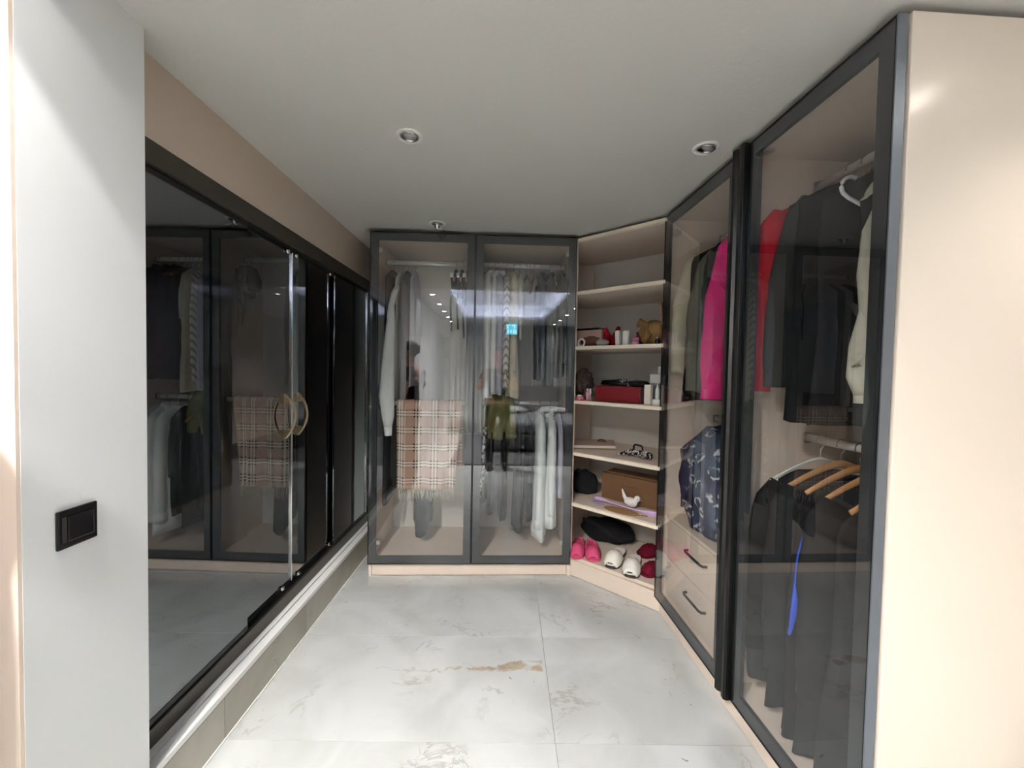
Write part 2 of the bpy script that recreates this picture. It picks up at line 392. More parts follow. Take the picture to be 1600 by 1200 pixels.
# ------------------------------------------------------------------ sliding doors on the left
tr = thing('sliding_door_track', 'bronze aluminium track framing the black sliding doors', 'door track', LW[0], LW[1])
MB().box(-.085, .002, -.60, 1.55, 1.918, 1.988).build('top_rail', track_olive, tr, bevel=.002)
MB().box(-.085, -.012, -.60, 1.55, 1.914, 1.918).build('top_groove', track_black, tr)
MB().box(-.085, -.002, -.60, 1.55, .187, .246).build('bottom_rail', track_olive, tr, bevel=.002)
MB().box(-.085, -.014, -.60, 1.55, .246, .250).build('bottom_groove', track_black, tr)
def slide(y0, y1, x, label, handle=None, strip=None, rollers=()):
    t = thing('sliding_glass_door', label, 'sliding door', (LW[0][0], LW[0][1], 0), LW[1], 'black glass sliding doors')
    MB().box(x-.008, x, y0, y1, .264, 1.900).build('glass_pane', mirror_glass, t)
    MB().box(x-.012, x+.002, y0, y1, .2505, .268).build('bottom_profile', track_black, t)
    MB().box(x-.012, x+.002, y0, y1, 1.896, 1.9135).build('top_profile', track_black, t)
    if strip:
        MB().box(x-.010, x+.008, strip-.005, strip+.005, .262, 1.902).build('edge_strip', chrome, t, bevel=.002)
    for (yy, zz) in rollers:
        b = MB(Matrix.Translation((x+.002, yy, zz)) @ Matrix.Rotation(PI/2, 4, 'Y'))
        b.lathe([(.0, 0), (.014, 0), (.014, .006), (.009, .011), (.0, .012)], 14); b.build('roller_cap', chrome, t, True)
    if handle:
        h = MB(); zc = 1.10; pts = []
        for k in range(17):
            a = -1+2*k/16; pts.append((x+.004+.046*(1-a*a), handle, zc+.108*a))
        rings = []
        for i, p in enumerate(pts):
            a = -1+2*i/16; wd = .006+.004*abs(a); th = .004
            rings.append([(p[0]-th, p[1]-wd, p[2]), (p[0]+th, p[1]-wd, p[2]), (p[0]+th, p[1]+wd, p[2]), (p[0]-th, p[1]+wd, p[2])])
        h.loft(rings); ho = h.build('handle', gold, t, bevel=.001)
        for sg in (-1, 1):
            MB().add([(x, handle-.008, zc+sg*.108), (x, handle+.008, zc+sg*.108), (x, handle+.008, zc+sg*.062), (x, handle-.008, zc+sg*.062),
                      (x+.006, handle-.008, zc+sg*.108), (x+.006, handle+.008, zc+sg*.108), (x+.03, handle+.008, zc+sg*.066), (x+.03, handle-.008, zc+sg*.066)],
                     [(0,1,2,3),(4,7,6,5),(0,4,5,1),(1,5,6,2),(2,6,7,3),(3,7,4,0)]).build('handle_mount', gold, ho)
    return t
slide(-.585, -.005, -.012, 'black glass sliding door nearest the white column, without a handle')
slide(-.035, .371, -.036, 'black glass sliding door with gold handle left of the chrome strip', handle=.315, strip=.371, rollers=((.33, 1.90), (.29, .262)))
slide(.379, .86, -.036, 'black glass sliding door with gold handle right of the chrome strip', handle=.435, rollers=((.41, 1.90), (.44, .262), (.80, .262), (.80, 1.9)))
slide(.825, 1.38, -.012, 'black glass sliding door nearest the back wardrobe', strip=1.375)

# ------------------------------------------------------------------ light switch
sw = thing('light_switch', 'black square light switch on the white column', 'light switch', (-.953, .95, .971))
MB().box(0, .008, -.044, .044, -.043, .043).build('switch_plate', switch_black, sw, bevel=.003)
MB().box(.008, .012, -.026, .032, -.028, .028).build('rocker', M('rocker_black', (20, 20, 22), .15), sw, bevel=.002)
MB().box(.008, .0105, -.036, -.028, -.028, .028).build('indicator_strip', M('switch_grey', (46, 46, 48), .3), sw)

# ------------------------------------------------------------------ ceiling downlights
def downlight(label, loc, lit, group, power=1.0, tilt=(0, 0), cone=88, blend=.35, spill=0):
    t = thing('ceiling_downlight', label, 'ceiling light', loc, 0, group)
    MB().lathe([(.034, -.001), (.036, -.005), (.046, -.006), (.051, -.003), (.051, .002), (.036, .002), (.034, -.001)], 28).build('trim_ring', white_plastic if not lit else white_plastic, t, True)
    T = Matrix.Translation((tilt[0]*.02, tilt[1]*.02, 0)) @ Matrix.Rotation(tilt[0], 4, 'Y') @ Matrix.Rotation(tilt[1], 4, 'X')
    if not lit:
        MB(T).lathe([(.036, -.003), (.030, -.008), (.027, -.003), (.0255, -.001), (.036, .001)], 28).build('reflector_ring', chrome, t, True)
        MB(T).lathe([(.0, -.0035), (.026, -.003), (.026, .001), (.0, .001)], 28).build('lens', M('frosted_lens', (178, 178, 176), .2), t, True)
    else:
        MB(T).lathe([(.0, -.003), (.033, -.003), (.033, .001), (.0, .001)], 24).build('lens', M('lit_lens', (255, 246, 232), .5, emit=38), t, True)
        ld = bpy.data.lights.new('downlight_beam', 'SPOT'); ld.energy = LAMP_W*power; ld.spot_size = math.radians(cone); ld.spot_blend = blend
        ld.color = (1, .975, .94); ld.shadow_soft_size = .03
        lo = bpy.data.objects.new('downlight_beam', ld); COL.objects.link(lo); lo.parent = t; lo.location = (0, 0, -.012)
        if spill:
            l2 = bpy.data.lights.new('downlight_spill', 'SPOT'); l2.energy = LAMP_W*spill; l2.spot_size = math.radians(150); l2.spot_blend = .5
            l2.color = (1, .975, .94); l2.shadow_soft_size = .03
            lo = bpy.data.objects.new('downlight_spill', l2); COL.objects.link(lo); lo.parent = t; lo.location = (0, 0, -.012)
    return t
downlight('unlit round downlight above the middle of the dressing aisle', (-.355, 1.596, ZC), False, None)
downlight('unlit tilted downlight beside the right wardrobe top', (.792, 1.601, ZC), False, None, tilt=(.12, .1))
dl = downlight('unlit downlight with dangling bulb before the back wardrobe', (-.389, 2.52, ZC), False, None, tilt=(.0, .25))
bulb = MB(); bulb.lathe([(.0, -.034), (.010, -.034), (.016, -.024), (.021, -.008), (.021, -.004), (.0, -.004)], 18)
bulb.build('bulb', chrome, dl, True)
MB().tube([(.01, 0, -.02), (.025, -.01, -.034), (.045, -.012, -.036), (.06, -.02, -.05)], .0018, 6).build('wire', white_plastic, dl)
ORD = ('first', 'second', 'third', 'fourth', 'fifth', 'sixth')
for i, y in enumerate((.50, -.33, -1.13, -1.88, -2.64, -3.35)):
    downlight(ORD[i]+' lit downlight from the column in the row along the white wall', (-.845-.012*i, y, ZB), True, 'lit downlights along the white wall',
              (.17, .25, 2.2, 2.8, 2.8, 2.8)[i], cone=88, blend=.12 if i == 0 else .35, spill=(.06, 1.15, .9, 0, 0, 0)[i])
for i, (x, y) in enumerate(((1.52, .45), (1.265, -.45), (1.265, -1.2), (1.265, -1.96), (1.265, -2.69), (1.265, -3.4))):
    downlight(ORD[i]+' lit downlight from the wardrobe panel in the row past the tray', (x, y, ZB), True, 'lit downlights past the tray',
              (.11, .03, .3, .9, .9, .9)[i], cone=118 if i == 0 else 88, blend=.6 if i == 0 else .35, spill=0)
downlight('lit downlight over the bed side of the room', (2.1, -2.2, ZB), True, None, .8)
# LED cove
def cove(x0, x1, y0, y1, lab):
    o = MB().box(x0, x1, y0, y1, ZB+.052, ZB+.062).build('led_strip', M('led_white', (226, 228, 255), .5, emit=COVE_W))
    tag(o, lab, 'led strip', 'cool white strips around the ceiling tray')
cove(TX0-.12, TX0-.10, TY0, TY1, 'cool white LED strip along the left tray edge')
cove(TX1+.10, TX1+.12, TY0, TY1, 'cool white LED strip along the right tray edge')
cove(TX0, TX1, TY0-.12, TY0-.10, 'cool white LED strip along the curtain side of the tray')
cove(TX0, TX1, TY1+.10, TY1+.12, 'cool white LED strip along the wardrobe side of the tray')

# ------------------------------------------------------------------ framed glass doors
def glass_door(parent, w0, w1, z0, z1, axis, out, fw=.05):
    """framed pane in local plane; axis 'x' or 'y' = width direction; out = -1 (towards the room)"""
    d = bpy.data.objects.new('door', None); COL.objects.link(d); d.parent = parent; d.empty_display_size = .05
    def B(a0, a1, d0, d1, zz0, zz1):
        b = MB()
        if axis == 'x': b.box(a0, a1, d0, d1, zz0, zz1)
        else: b.box(d0, d1, a0, a1, zz0, zz1)
        return b
    f0, f1 = -.019, -.004
    fr = MB()
    for b in (B(w0+.004, w0+fw, f0, f1, z0+.004, z1-.004), B(w1-fw, w1-.004, f0, f1, z0+.004, z1-.004), B(w0+fw, w1-fw, f0, f1, z0+.004, z0+fw), B(w0+fw, w1-fw, f0, f1, z1-fw, z1-.004)):
        fr.add(b.v, b.f)
    fr.build('frame', frame_grey, d)
    B(w0+.004, w1-.004, -.0235, -.0195, z0+.004, z1-.004).build('glass_pane', back_glass if axis == 'x' else door_glass, d)
    ed = MB()
    for b in (B(w0, w0+.004, -.025, -.002, z0, z1), B(w1-.004, w1, -.025, -.002, z0, z1), B(w0+.004, w1-.004, -.025, -.002, z0, z0+.004), B(w0+.004, w1-.004, -.025, -.002, z1-.004, z1)):
        ed.add(b.v, b.f)
    ed.build('edge_profile', black_metal, d)
    return d
def hinge(parent, x, y, z, sx=.05, sy=.018):
    MB().box(x, x+sx, y, y+sy, z, z+.03).box(x+sx*.25, x+sx*.8, y+sy, y+sy+.02, z+.006, z+.024).build('hinge', clear_plastic, parent, bevel=.003)

# ------------------------------------------------------------------ back wardrobe
bw = thing('wardrobe', 'two-door beige wardrobe with black framed glass doors against the back wall', 'wardrobe', BW[0], BW[1])
X0, X1, D0, D1, H = -.82, .487, 0, .57, 2.2
MB().box(X0, X0+.018, D0, D1, 0, H).build('side_panel', laminate, bw, bevel=.001)
MB().box(X1-.018, X1, D0, D1, 0, H).build('side_panel', laminate, bw, bevel=.001)
MB().box(X0+.018, X1-.018, D0, D1, H-.018, H).build('top_panel', laminate, bw)
MB().box(X0+.018, X1-.018, D0, D1-.006, .09, .108).build('bottom_panel', laminate, bw)
MB().box(X0+.018, X1-.018, D1-.008, D1, .09, H-.018).build('back_panel', back_board, bw)
MB().box(X0+.020, X1-.020, .004, .020, .004, .09).build('plinth', laminate, bw, bevel=.001)
MB().box(-.168, -.150, .02, D1-.008, .108, H-.018).build('divider', laminate, bw)
ZR1, ZR2, YR = 2.085, 1.115, .28
def rod(x0, x1, y, z, par):
    MB().tube([(x0, y, z), (x1, y, z)], .015, 12, .6).build('hanging_rod', rod_metal, par, True)
    for x in (x0, x1):
        MB().box(x-.006, x+.006, y-.016, y+.016, z-.02, z+.02).build('rod_bracket', chrome, par, bevel=.003)
rod(X0+.024, -.174, YR, ZR1, bw); rod(-.144, X1-.024, YR, ZR1, bw)
rod(-.144, X1-.024, YR, ZR2, bw); rod(X0+.024, -.174, .10, ZR2, bw)
dA = glass_door(bw, X0, -.162, .086, 2.2, 'x', -1); dB = glass_door(bw, -.157, X1, .086, 2.2, 'x', -1)
MB().box(-.1625, -.1565, -.022, -.002, .086, 2.2).build('door_gap_seal', black_plastic, bw)
for zz in (.2, 2.08):
    hinge(bw, X0+.02, .0, zz); hinge(bw, X1-.07, .0, zz)
# ------------------------------------------------------------------ corner shelf unit
cu = thing('corner_shelf', 'open beige corner shelf unit set diagonally between the wardrobes', 'shelf unit', CU[0], CU[1])
ca, sa = math.cos(CU[1]), math.sin(CU[1])
def toC(x, y):   # world -> corner local
    dx, dy = x-CU[0][0], y-CU[0][1]; return (dx*ca+dy*sa, -dx*sa+dy*ca)
# plan outline in world, clockwise from the front-left
plan = [toC(.497, 2.663), toC(.497, 3.20), toC(.728, 3.20), toC(1.128, 2.832), toC(1.50, 2.49), toC(1.50, 2.278), toC(.926, 2.262)]
for i, zt in enumerate((2.2, 1.861, 1.510, 1.159, .821, .488)):
    b = MB().prism(plan, zt-.022, zt).build('shelf', laminate, cu, bevel=.0015)
    MB().box(.006, .600, -.004, .0, zt-.021, zt-.001).build('edge_band', edge_band, b)
MB().prism(plan, .108, .130).build('bottom_shelf', laminate, cu, bevel=.0015)
MB().box(.004, .610, .004, .02, .004, .108).build('plinth', laminate, cu, bevel=.001)
MB().prism([toC(.489, 2.656), toC(.497, 2.650), toC(.497, 3.20), toC(.489, 3.20)], 0, 2.2).build('side_panel', laminate, cu)
MB().box(-.010, .006, -.006, .012, 0, 2.2).build('front_stile', edge_band, cu, bevel=.001)
MB().prism([toC(.497, 3.200), toC(.728, 3.200), toC(.728, 3.212), toC(.497, 3.212)], .0, 2.2).build('back_panel', laminate, cu)
MB().prism([toC(.728, 3.200), toC(1.128, 2.832), toC(1.50, 2.49), toC(1.508, 2.499), toC(1.136, 2.841), toC(.736, 3.209)], .0, 2.2).build('back_panel', back_board, cu)

# ------------------------------------------------------------------ right wardrobe
rw = thing('wardrobe', 'tall beige wardrobe with two black framed glass doors along the right side', 'wardrobe', RW[0], RW[1])
Y0, Y1, YM = -.54, .752, .085
RD = .60
MB().box(.006, RD, Y0-.004, Y0+.016, 0, 2.203).build('side_panel', panel_gloss, rw, bevel=.002)
MB().box(0, RD, Y1-.018, Y1, 0, 2.2).build('side_panel', laminate, rw, bevel=.001)
MB().box(.002, RD-.008, YM-.009, YM+.009, .108, 2.182).build('divider', laminate, rw)
MB().box(.002, RD, Y0+.02, Y1-.018, 2.182, 2.2).build('top_panel', laminate, rw)
MB().box(.002, RD, Y0+.02, Y1-.018, .09, .108).build('bottom_panel', laminate, rw)
MB().box(RD-.008, RD, Y0+.02, Y1-.018, .108, 2.182).build('back_panel', back_board, rw)
MB().box(.0, .018, Y0+.002, Y1, .004, .086).build('plinth', laminate, rw, bevel=.001)
XR = .285
def rodR(y0, y1, z, par):
    MB().tube([(XR, y0, z), (XR, y1, z)], .015, 12, .6).build('hanging_rod', rod_metal, par, True)
    for y in (y0, y1):
        MB().box(XR-.016, XR+.016, y-.006, y+.006, z-.02, z+.02).build('rod_bracket', chrome, par, bevel=.003)
rodR(Y0+.026, YM-.015, 2.075, rw); rodR(YM+.015, Y1-.024, 2.085, rw); rodR(Y0+.026, YM-.015, 1.10, rw); rodR(YM+.015, Y1-.024, 1.10, rw)
dC = glass_door(rw, Y0+.004, .02, .086, 2.2, 'y', -1); dD = glass_door(rw, .10, Y1, .086, 2.2, 'y', -1)
MB().box(-.026, -.001, Y0+.0005, Y0+.004, .086, 2.2).build('edge_cap', steel_edge, dC)
# full-height black pull profile between the doors
pp = MB(); prof = [(-.002, .022), (-.040, .022), (-.046, .030), (-.044, .046), (-.034, .054), (-.034, .066), (-.044, .074), (-.046, .088), (-.040, .098), (-.002, .098)]
pp.prism(prof, .080, 2.206); pp.build('pull_profile', black_metal, rw, bevel=.001)
for zz in (.22, 2.09):
    MB().box(.0, .05, Y1-.04, Y1-.02, zz, zz+.03).box(.0, .02, Y1-.07, Y1-.04, zz+.004, zz+.026).build('hinge', clear_plastic, rw, bevel=.003)
    MB().box(.0, .05, YM-.03, YM-.011, zz, zz+.03).box(.0, .02, YM-.06, YM-.03, zz+.004, zz+.026).build('hinge', clear_plastic, rw, bevel=.003)
ph = MB()
for yy in (YM-.010, Y1-.019):
    for k in range(26):
        z = .70+k*.032
        ph.box(.10, .105, yy-.0006, yy, z, z+.005); ph.box(.45, .455, yy-.0006, yy, z, z+.005)
tag(ph.build('pin_holes', M('hole_grey', (232, 226, 214), .6), rw), kind='stuff')
# drawers in the far bay
for k, (z0, z1) in enumerate(((.118, .325), (.330, .540))):
    dr = MB().box(.030, .048, YM+.016, Y1-.026, z0, z1).build('drawer', laminate, rw, bevel=.0015)
    yc = (YM+Y1)/2-.02; zc = (z0+z1)/2+.03
    MB().tube([(.030, yc-.09, zc), (.012, yc-.088, zc), (.006, yc-.07, zc), (.006, yc+.07, zc), (.012, yc+.088, zc), (.030, yc+.09, zc)], .006, 8).build('handle', black_metal, dr, True)
MB().box(.026, RD-.01, YM+.010, Y1-.019, .546, .564).build('drawer_top', laminate, rw, bevel=.001)

# ------------------------------------------------------------------ garments and hangers
def W(frame, x, y, z):
    (ox, oy, oz), a = frame; c, s = math.cos(a), math.sin(a)
    return (ox+x*c-y*s, oy+x*s+y*c, oz+z)
def hanger(loc, rz, kind='wood', label=None, span=.2, group=None):
    t = thing('clothes_hanger', label, 'hanger', loc, rz, group)
    hm = {'wood': chrome, 'dark': chrome, 'white': white_plastic, 'wire': white_plastic, 'clear': clear_plastic, 'black': chrome}[kind]
    am = {'wood': wood, 'dark': wood_dark, 'white': white_plastic, 'wire': white_plastic, 'clear': clear_plastic, 'black': black_plastic}[kind]
    R = .019 if kind != 'white' else .023
    p = [(R*math.cos(a), 0, R*math.sin(a)-.001) for a in [math.radians(200-20*i) for i in range(0, 13)]]
    p += [(R*.6, 0, -.022), (.0, 0, -.034), (0, 0, -.07)]
    MB().tube(p, .0045 if kind == 'white' else .0022, 6).build('hook', hm, t, True)
    n = 12; pts = []; rr = []
    for i in range(n+1):
        a = -1+2*i/n; pts.append((span*a, 0, -.068-.085*abs(a)**1.35))
        rr.append({'wood': .014, 'dark': .014, 'black': .010}.get(kind, .006)*(1-.35*abs(a)))
    MB().tube(pts, rr, 8, .55, ref=(0, 1, 0) if False else (0, 0, 1)).build('arm', am, t, True)
    if kind in ('wire', 'clear', 'white'):
        MB().tube([(-span, 0, -.153), (span, 0, -.153)], .004, 6).build('bar', am, t, True)
    return t
def body_mesh(sw, L, hem, th, seed, neck=.055, folds=.16, shz=.08, asym=0, hemcut=0):
    rnd = random.Random(seed); N = 44; rings = []; ts = min(.038, max(.014, th*.5)) if th < .05 else .038; k1 = rnd.choice((5, 6, 7)); p1 = rnd.random()*6; p2 = rnd.random()*6
    zs = [-.062, -.072, -.085, -.10, -.12, -.14, -.062-shz-.03]; z = zs[-1]
    m = max(6, int((L+z)/.05))
    zs += [z-(L+z)*(i+1)/m for i in range(m)]
    for zz in zs:
        s = -zz-.062
        if s < shz: q = (s/shz); w = neck+(sw-neck)*q**.8; t = .012+(ts-.012)*q
        else:
            q = (s-shz)/(L-.062-shz); w = sw+(hem-sw)*q + .008*math.sin(q*7+p1); t = ts+(th-ts)*min(1, q*1.15)
        fa = folds*min(1, max(0, (s-.1)/(.5*L))); ring = []
        for j in range(N):
            a = 2*PI*j/N; ca_, sa_ = math.cos(a), math.sin(a)
            f = 1+fa*(math.sin(k1*a+p1+zz*2.2)*.7+math.sin((k1*2+1)*a+p2-zz*3)*.35)
            x = w*math.copysign(abs(ca_)**.85, ca_)*(1+.25*(f-1)); y = t*math.copysign(abs(sa_)**.8, sa_)*f
            zo = 0
            if zz <= zs[-1]+1e-6: zo = hemcut*(ca_) + .008*math.sin(3*a+p2)
            ring.append((x+asym*(s/L), y, zz+zo))
        rings.append(ring)
    return MB().loft(rings)
def sleeve_mesh(sgn, sw, slv, seed, r0=.07, r1=.048, spread=.03, sway=.0, flat=.62):
    rnd = random.Random(seed*3+int(sgn)); n = 14; pts = []; rr = []
    for i in range(n+1):
        q = i/n; x = sgn*(sw-.045+spread*math.sin(min(1, q*1.6)*PI/2)); y = sway*q; z = -.135-(slv)*q
        if i == 0: x = sgn*(sw-.075); z = -.118
        pts.append((x, y, z)); rr.append((r0+(r1-r0)*q)*(1+.07*math.sin(q*17+rnd.random()*3)))
    rr[0] *= .75
    return MB().tube(pts, rr, 14, flat, ref=(1, 0, 0))
def garment(name, label, cat, loc, rz, mat, sw=.20, L=.8, hem=.20, th=.05, slv=.58, slvmat=None, collar=None, cuff=None, button=None,
            group=None, seed=1, spread=.03, sway=0, folds=.16, hang='wood', hlabel=None, neck=.055, asym=0, hemcut=0, r0=.07, r1=.048, drop=0):
    hl = loc; loc = (loc[0], loc[1], loc[2]-drop); t = thing(name, label, cat, loc, rz, group)
    body_mesh(sw, L, hem, th, seed, neck, folds, asym=asym, hemcut=hemcut).build('body', mat, t, True)
    if slv:
        for sg in (-1, 1):
            so = sleeve_mesh(sg, sw, slv, seed, r0, r1, spread, sway).build('sleeve', slvmat or mat, t, True)
            if cuff:
                xx = sg*(sw-.045+spread)
                MB().tube([(xx, sway*.95, -.135-slv+.055), (xx, sway, -.135-slv-.006)], [r1*1.04+.004, r1*1.08+.004], 14, .64, ref=(1, 0, 0)).build('cuff', cuff, so, True)
    if collar:
        rings = []
        for q, rx, ry, z in ((0, .062, .03, -.088), (.3, .066, .036, -.066), (.7, .06, .032, -.05), (1, .054, .026, -.056), (1.2, .05, .022, -.075)):
            rings.append([(rx*math.cos(2*PI*k/20), ry*math.sin(2*PI*k/20)*(1), z-.012*math.sin(2*PI*k/20)) for k in range(20)])
        MB().loft(rings, False).build('collar', collar, t, True)
    if button:
        bm = MB()
        for k in range(5):
            z = -.2-k*(L-.3)/5; bm.tube([(0.0, -th*.98-.004, z), (0, -th*.98-.010, z)], .006, 8)
        bm.build('buttons', button, t)
    if hang: hanger(hl, rz, hang, hlabel or (f'hanger holding the {label}'), max(.12, sw-.03), group=None)
    return t
HP = PI/2
def BG(x, name, label, cat, mat, y=YR, z=ZR1, rz=0, **k):
    return garment(name, label, cat, W(BW, x, y, z), BW[1]+HP+rz, mat, **k)
# --- left bay, upper rod
BG(-.745, 'dress', 'long black dress at the left end of the back wardrobe', 'dress', c_black, y=.285, sw=.205, L=1.60, hem=.20, th=.034, slv=0, seed=2, hang='black', hlabel='black hanger with the long black dress in the back wardrobe', hemcut=.05, folds=.08)
bo = thing('blouse', 'white blouse with a long balloon sleeve in front of the black dress', 'blouse', W(BW, 0, 0, 0), BW[1])
MB(Matrix.Translation((-.685, .33, ZR1)) @ Matrix.Rotation(HP, 4, 'Z')).add(*(lambda q: (q.v, q.f))(body_mesh(.15, .80, .15, .022, 3))).build('body', c_white, bo, True)
so = MB().tube([(-.690, .17, 1.90), (-.696, .10, 1.84), (-.703, .05, 1.75), (-.704, .045, 1.64), (-.716, .045, 1.40), (-.726, .045, 1.16), (-.716, .045, 1.03), (-.716, .045, .955)], [.02, .022, .020, .030, .040, .050, .040, .025], 16, .8, ref=(1, 0, 0)).build('sleeve', c_white, bo, True)
MB().tube([(-.716, .045, .965), (-.714, .045, .905)], [.027, .024], 14, .8, ref=(1, 0, 0)).build('cuff', c_white, so, True)
hanger(W(BW, -.685, .33, ZR1), BW[1]+HP, 'clear', 'clear plastic hanger holding the white balloon-sleeved blouse', .13)
BG(-.690, 'shirt', 'pale grey satin shirt between the white blouse and the brown coat', 'shirt', c_offwhite, sw=.19, L=.95, hem=.19, th=.012, slv=0, seed=4, hang='clear', hlabel='clear plastic hanger holding the pale grey satin shirt', y=.30)
BG(-.648, 'coat', 'dark brown long coat hanging left of the plaid scarf', 'coat', c_brown, sw=.17, L=1.58, hem=.17, th=.042, slv=0, seed=5, hang='clear', y=.30, hlabel='clear plastic hanger with the dark brown long coat', folds=.1)
BG(-.597, 'shirt', 'light grey shirt just right of the dark brown coat', 'shirt', c_lav, sw=.17, L=.86, hem=.18, th=.014, slv=0, seed=6, hang='dark', y=.30, hlabel='dark wooden hanger with the light grey shirt')
BG(-.52, 'skirt', 'black pointed-hem skirt hanging low behind the plaid scarf', 'skirt', c_black, y=.30, z=1.06, sw=.10, L=.78, hem=.12, th=.06, slv=0, seed=7, hang='black', hemcut=.10, hlabel='black hanger behind the plaid scarf')
BG(-.44, 'trousers', 'black trousers hanging low behind the plaid scarf fringe', 'trousers', c_black2, y=.30, z=1.06, sw=.09, L=.58, hem=.08, th=.04, slv=0, seed=8, hang='black', hemcut=-.05, hlabel='black hanger with the black trousers behind the scarf')
for i, (x, L, m) in enumerate(((-.305, .22, c_black2), (-.262, .26, c_brown), (-.222, .30, c_black))):
    nm = ('short black strappy top at the right end of the left bay', 'short brown strappy top in the left bay of the back wardrobe', 'short black top nearest the middle of the back wardrobe')[i]
    BG(x, 'top', nm, 'top', m, sw=.11, L=L, hem=.10, th=.02, slv=0, seed=20+i, hang='wood', hlabel='wooden hanger with the '+nm[:24].strip(), y=.22)
    be = thing('belt', ('thin black belt hanging farthest left in the left bay', 'thin black belt hanging between two others in the left bay', 'longest thin black belt hanging by the wardrobe middle')[i], 'belt', W(BW, x-.018, .10, 0), BW[1])
    zb = (1.60, 1.61, 1.55)[i]
    MB().sheet(lambda u, v: (-.006+.012*u+.004*math.sin(v*8), .004*math.sin(v*11), 1.96+(zb-1.96)*v), 2, 14, .004).build('strap', c_black, be, True)
    MB().box(-.011, .011, -.004, .008, 1.955, 1.985).build('buckle', chrome, be, bevel=.002)
# plaid scarf draped over the low rod
sf = thing('scarf', 'beige plaid fringed scarf draped over the low rod in the back wardrobe', 'scarf', W(BW, -.452, .10, ZR2), BW[1])
def scarf_fn(u, v):
    s = v*1.13; x = (u-.5)*(.432-.05*max(0, (s-.56)/.57)) - .022*max(0, (s-.5)/.6)
    wob = .012*math.sin(u*13+s*2)*min(1, abs(s-.53)*3)+.007*math.sin(u*29+1)
    if s < .50: return (x, .026+wob*.6, -.43+s*.86)
    if s < .56:
        a = PI*(s-.50)/.06; return (x, .022*math.cos(a)+.0, .022*math.sin(a)+.004)
    return (x, -.026+wob, -(s-.56)*1.0)
MB().sheet(scarf_fn, 44, 60, .003).build('fabric', c_plaid, sf, True)
fr = MB(); rnd = random.Random(5)
for k in range(46):
    u = k/45; p = Vector(scarf_fn(u, 1)); ln = .055+.03*rnd.random(); dx = (rnd.random()-.5)*.03
    fr.tube([p, p+Vector((dx*.4, -.004, -ln*.5)), p+Vector((dx, .002, -ln))], .0016, 5)
tag(fr.build('fringe', c_cream, sf, True), kind='stuff')
# --- right bay, upper rod
BG(-.085, 'shirt', 'long white shirt leftmost in the right bay of the back wardrobe', 'shirt', c_white, sw=.19, L=.93, hem=.20, th=.046, slv=.78, seed=30, hang='wood', collar=c_white, spread=.035, hlabel='wooden hanger holding the leftmost long white shirt', r0=.045, r1=.036, cuff=c_white)
BG(-.038, 'shirt', 'narrow white shirt second from left in the right bay', 'shirt', c_white, sw=.17, L=.90, hem=.18, th=.026, slv=.70, seed=31, hang='wood', collar=c_white, hlabel='wooden hanger holding the narrow second white shirt', r0=.03, r1=.026)
BG(.002, 'shirt', 'pale grey-white shirt third from left in the right bay', 'shirt', c_lav, sw=.19, L=.90, hem=.20, th=.036, slv=.74, seed=32, hang='white', collar=c_white, hlabel='white hanger holding the third pale grey-white shirt', r0=.04, r1=.034)
BG(.046, 'shirt', 'white shirt with diagonal grey stripes in the right bay', 'shirt', c_stripe, sw=.19, L=.86, hem=.19, th=.034, slv=.62, seed=33, hang='wood', hlabel='wooden hanger holding the diagonally striped shirt', r0=.042, r1=.034)
BG(.098, 'shirt', 'cream shirt with flared hem beside the striped shirt', 'shirt', c_cream, sw=.19, L=.92, hem=.22, th=.046, slv=.66, seed=34, hang='wood', collar=c_cream, hlabel='wooden hanger holding the cream flared shirt', r0=.045, r1=.04, cuff=c_cream)
BG(.142, 'blouse', 'short pale blouse tucked right of the cream shirt', 'blouse', c_offwhite, sw=.17, L=.52, hem=.16, th=.018, slv=.30, seed=35, hang='black', hlabel='black hanger holding the short pale blouse', r0=.035, r1=.03)
for i, x in enumerate((.185, .212, .240)):
    hanger(W(BW, x, YR, ZR1), BW[1]+HP+(.1, -.06, .04)[i], ('dark', 'wood', 'dark')[i], ('empty dark wooden hanger next to the short pale blouse', 'empty light wooden hanger between two dark ones', 'empty dark wooden hanger beside the navy jacket')[i], .19)
for i, (x, L, m) in enumerate(((.285, .80, c_navy), (.352, .84, c_char), (.43, .78, c_black2))):
    BG(x, 'jacket', ('navy jacket right of the empty wooden hangers', 'charcoal jacket between the navy and black jackets', 'black jacket at the right end of the back wardrobe')[i], 'jacket', m, sw=.19, L=L, hem=.19, th=.03, slv=.55, seed=40+i, hang='wood', hlabel='wooden hanger holding the '+('navy', 'charcoal', 'black')[i]+' jacket in the back wardrobe', r0=.045, r1=.04, collar=m)
# --- right bay, lower rod
ol = thing('jacket', 'olive green jacket folded over the low rod of the right bay', 'jacket', W(BW, .004, .19, 1.13), BW[1])
def olive_fn(u, v):
    x = (u-.5)*(.19+.06*v)+.008*math.sin(v*5)+.01*v; z = .05-.29*v-.02*math.sin(u*3)*v
    return (x, -.055*math.sin(min(1, v*1.5)*PI*.5)+.012*math.sin(u*16+v*3), z)
MB().sheet(olive_fn, 30, 26, .06).build('body', c_olive, ol, True)
MB().sheet(lambda u, v: (-.12+.05*u-.01*v, -.075+.01*math.sin(u*9), -.03-.20*v), 8, 12, .03).build('sleeve', c_olive, ol, True)
for i, x in enumerate((-.075, -.03, .085)):
    hanger(W(BW, x, YR, ZR2), BW[1]+HP+.05, 'wood', ('wooden hanger under the olive jacket, leftmost', 'wooden hanger under the middle of the olive jacket', 'wooden hanger under the right edge of the olive jacket')[i], .2)
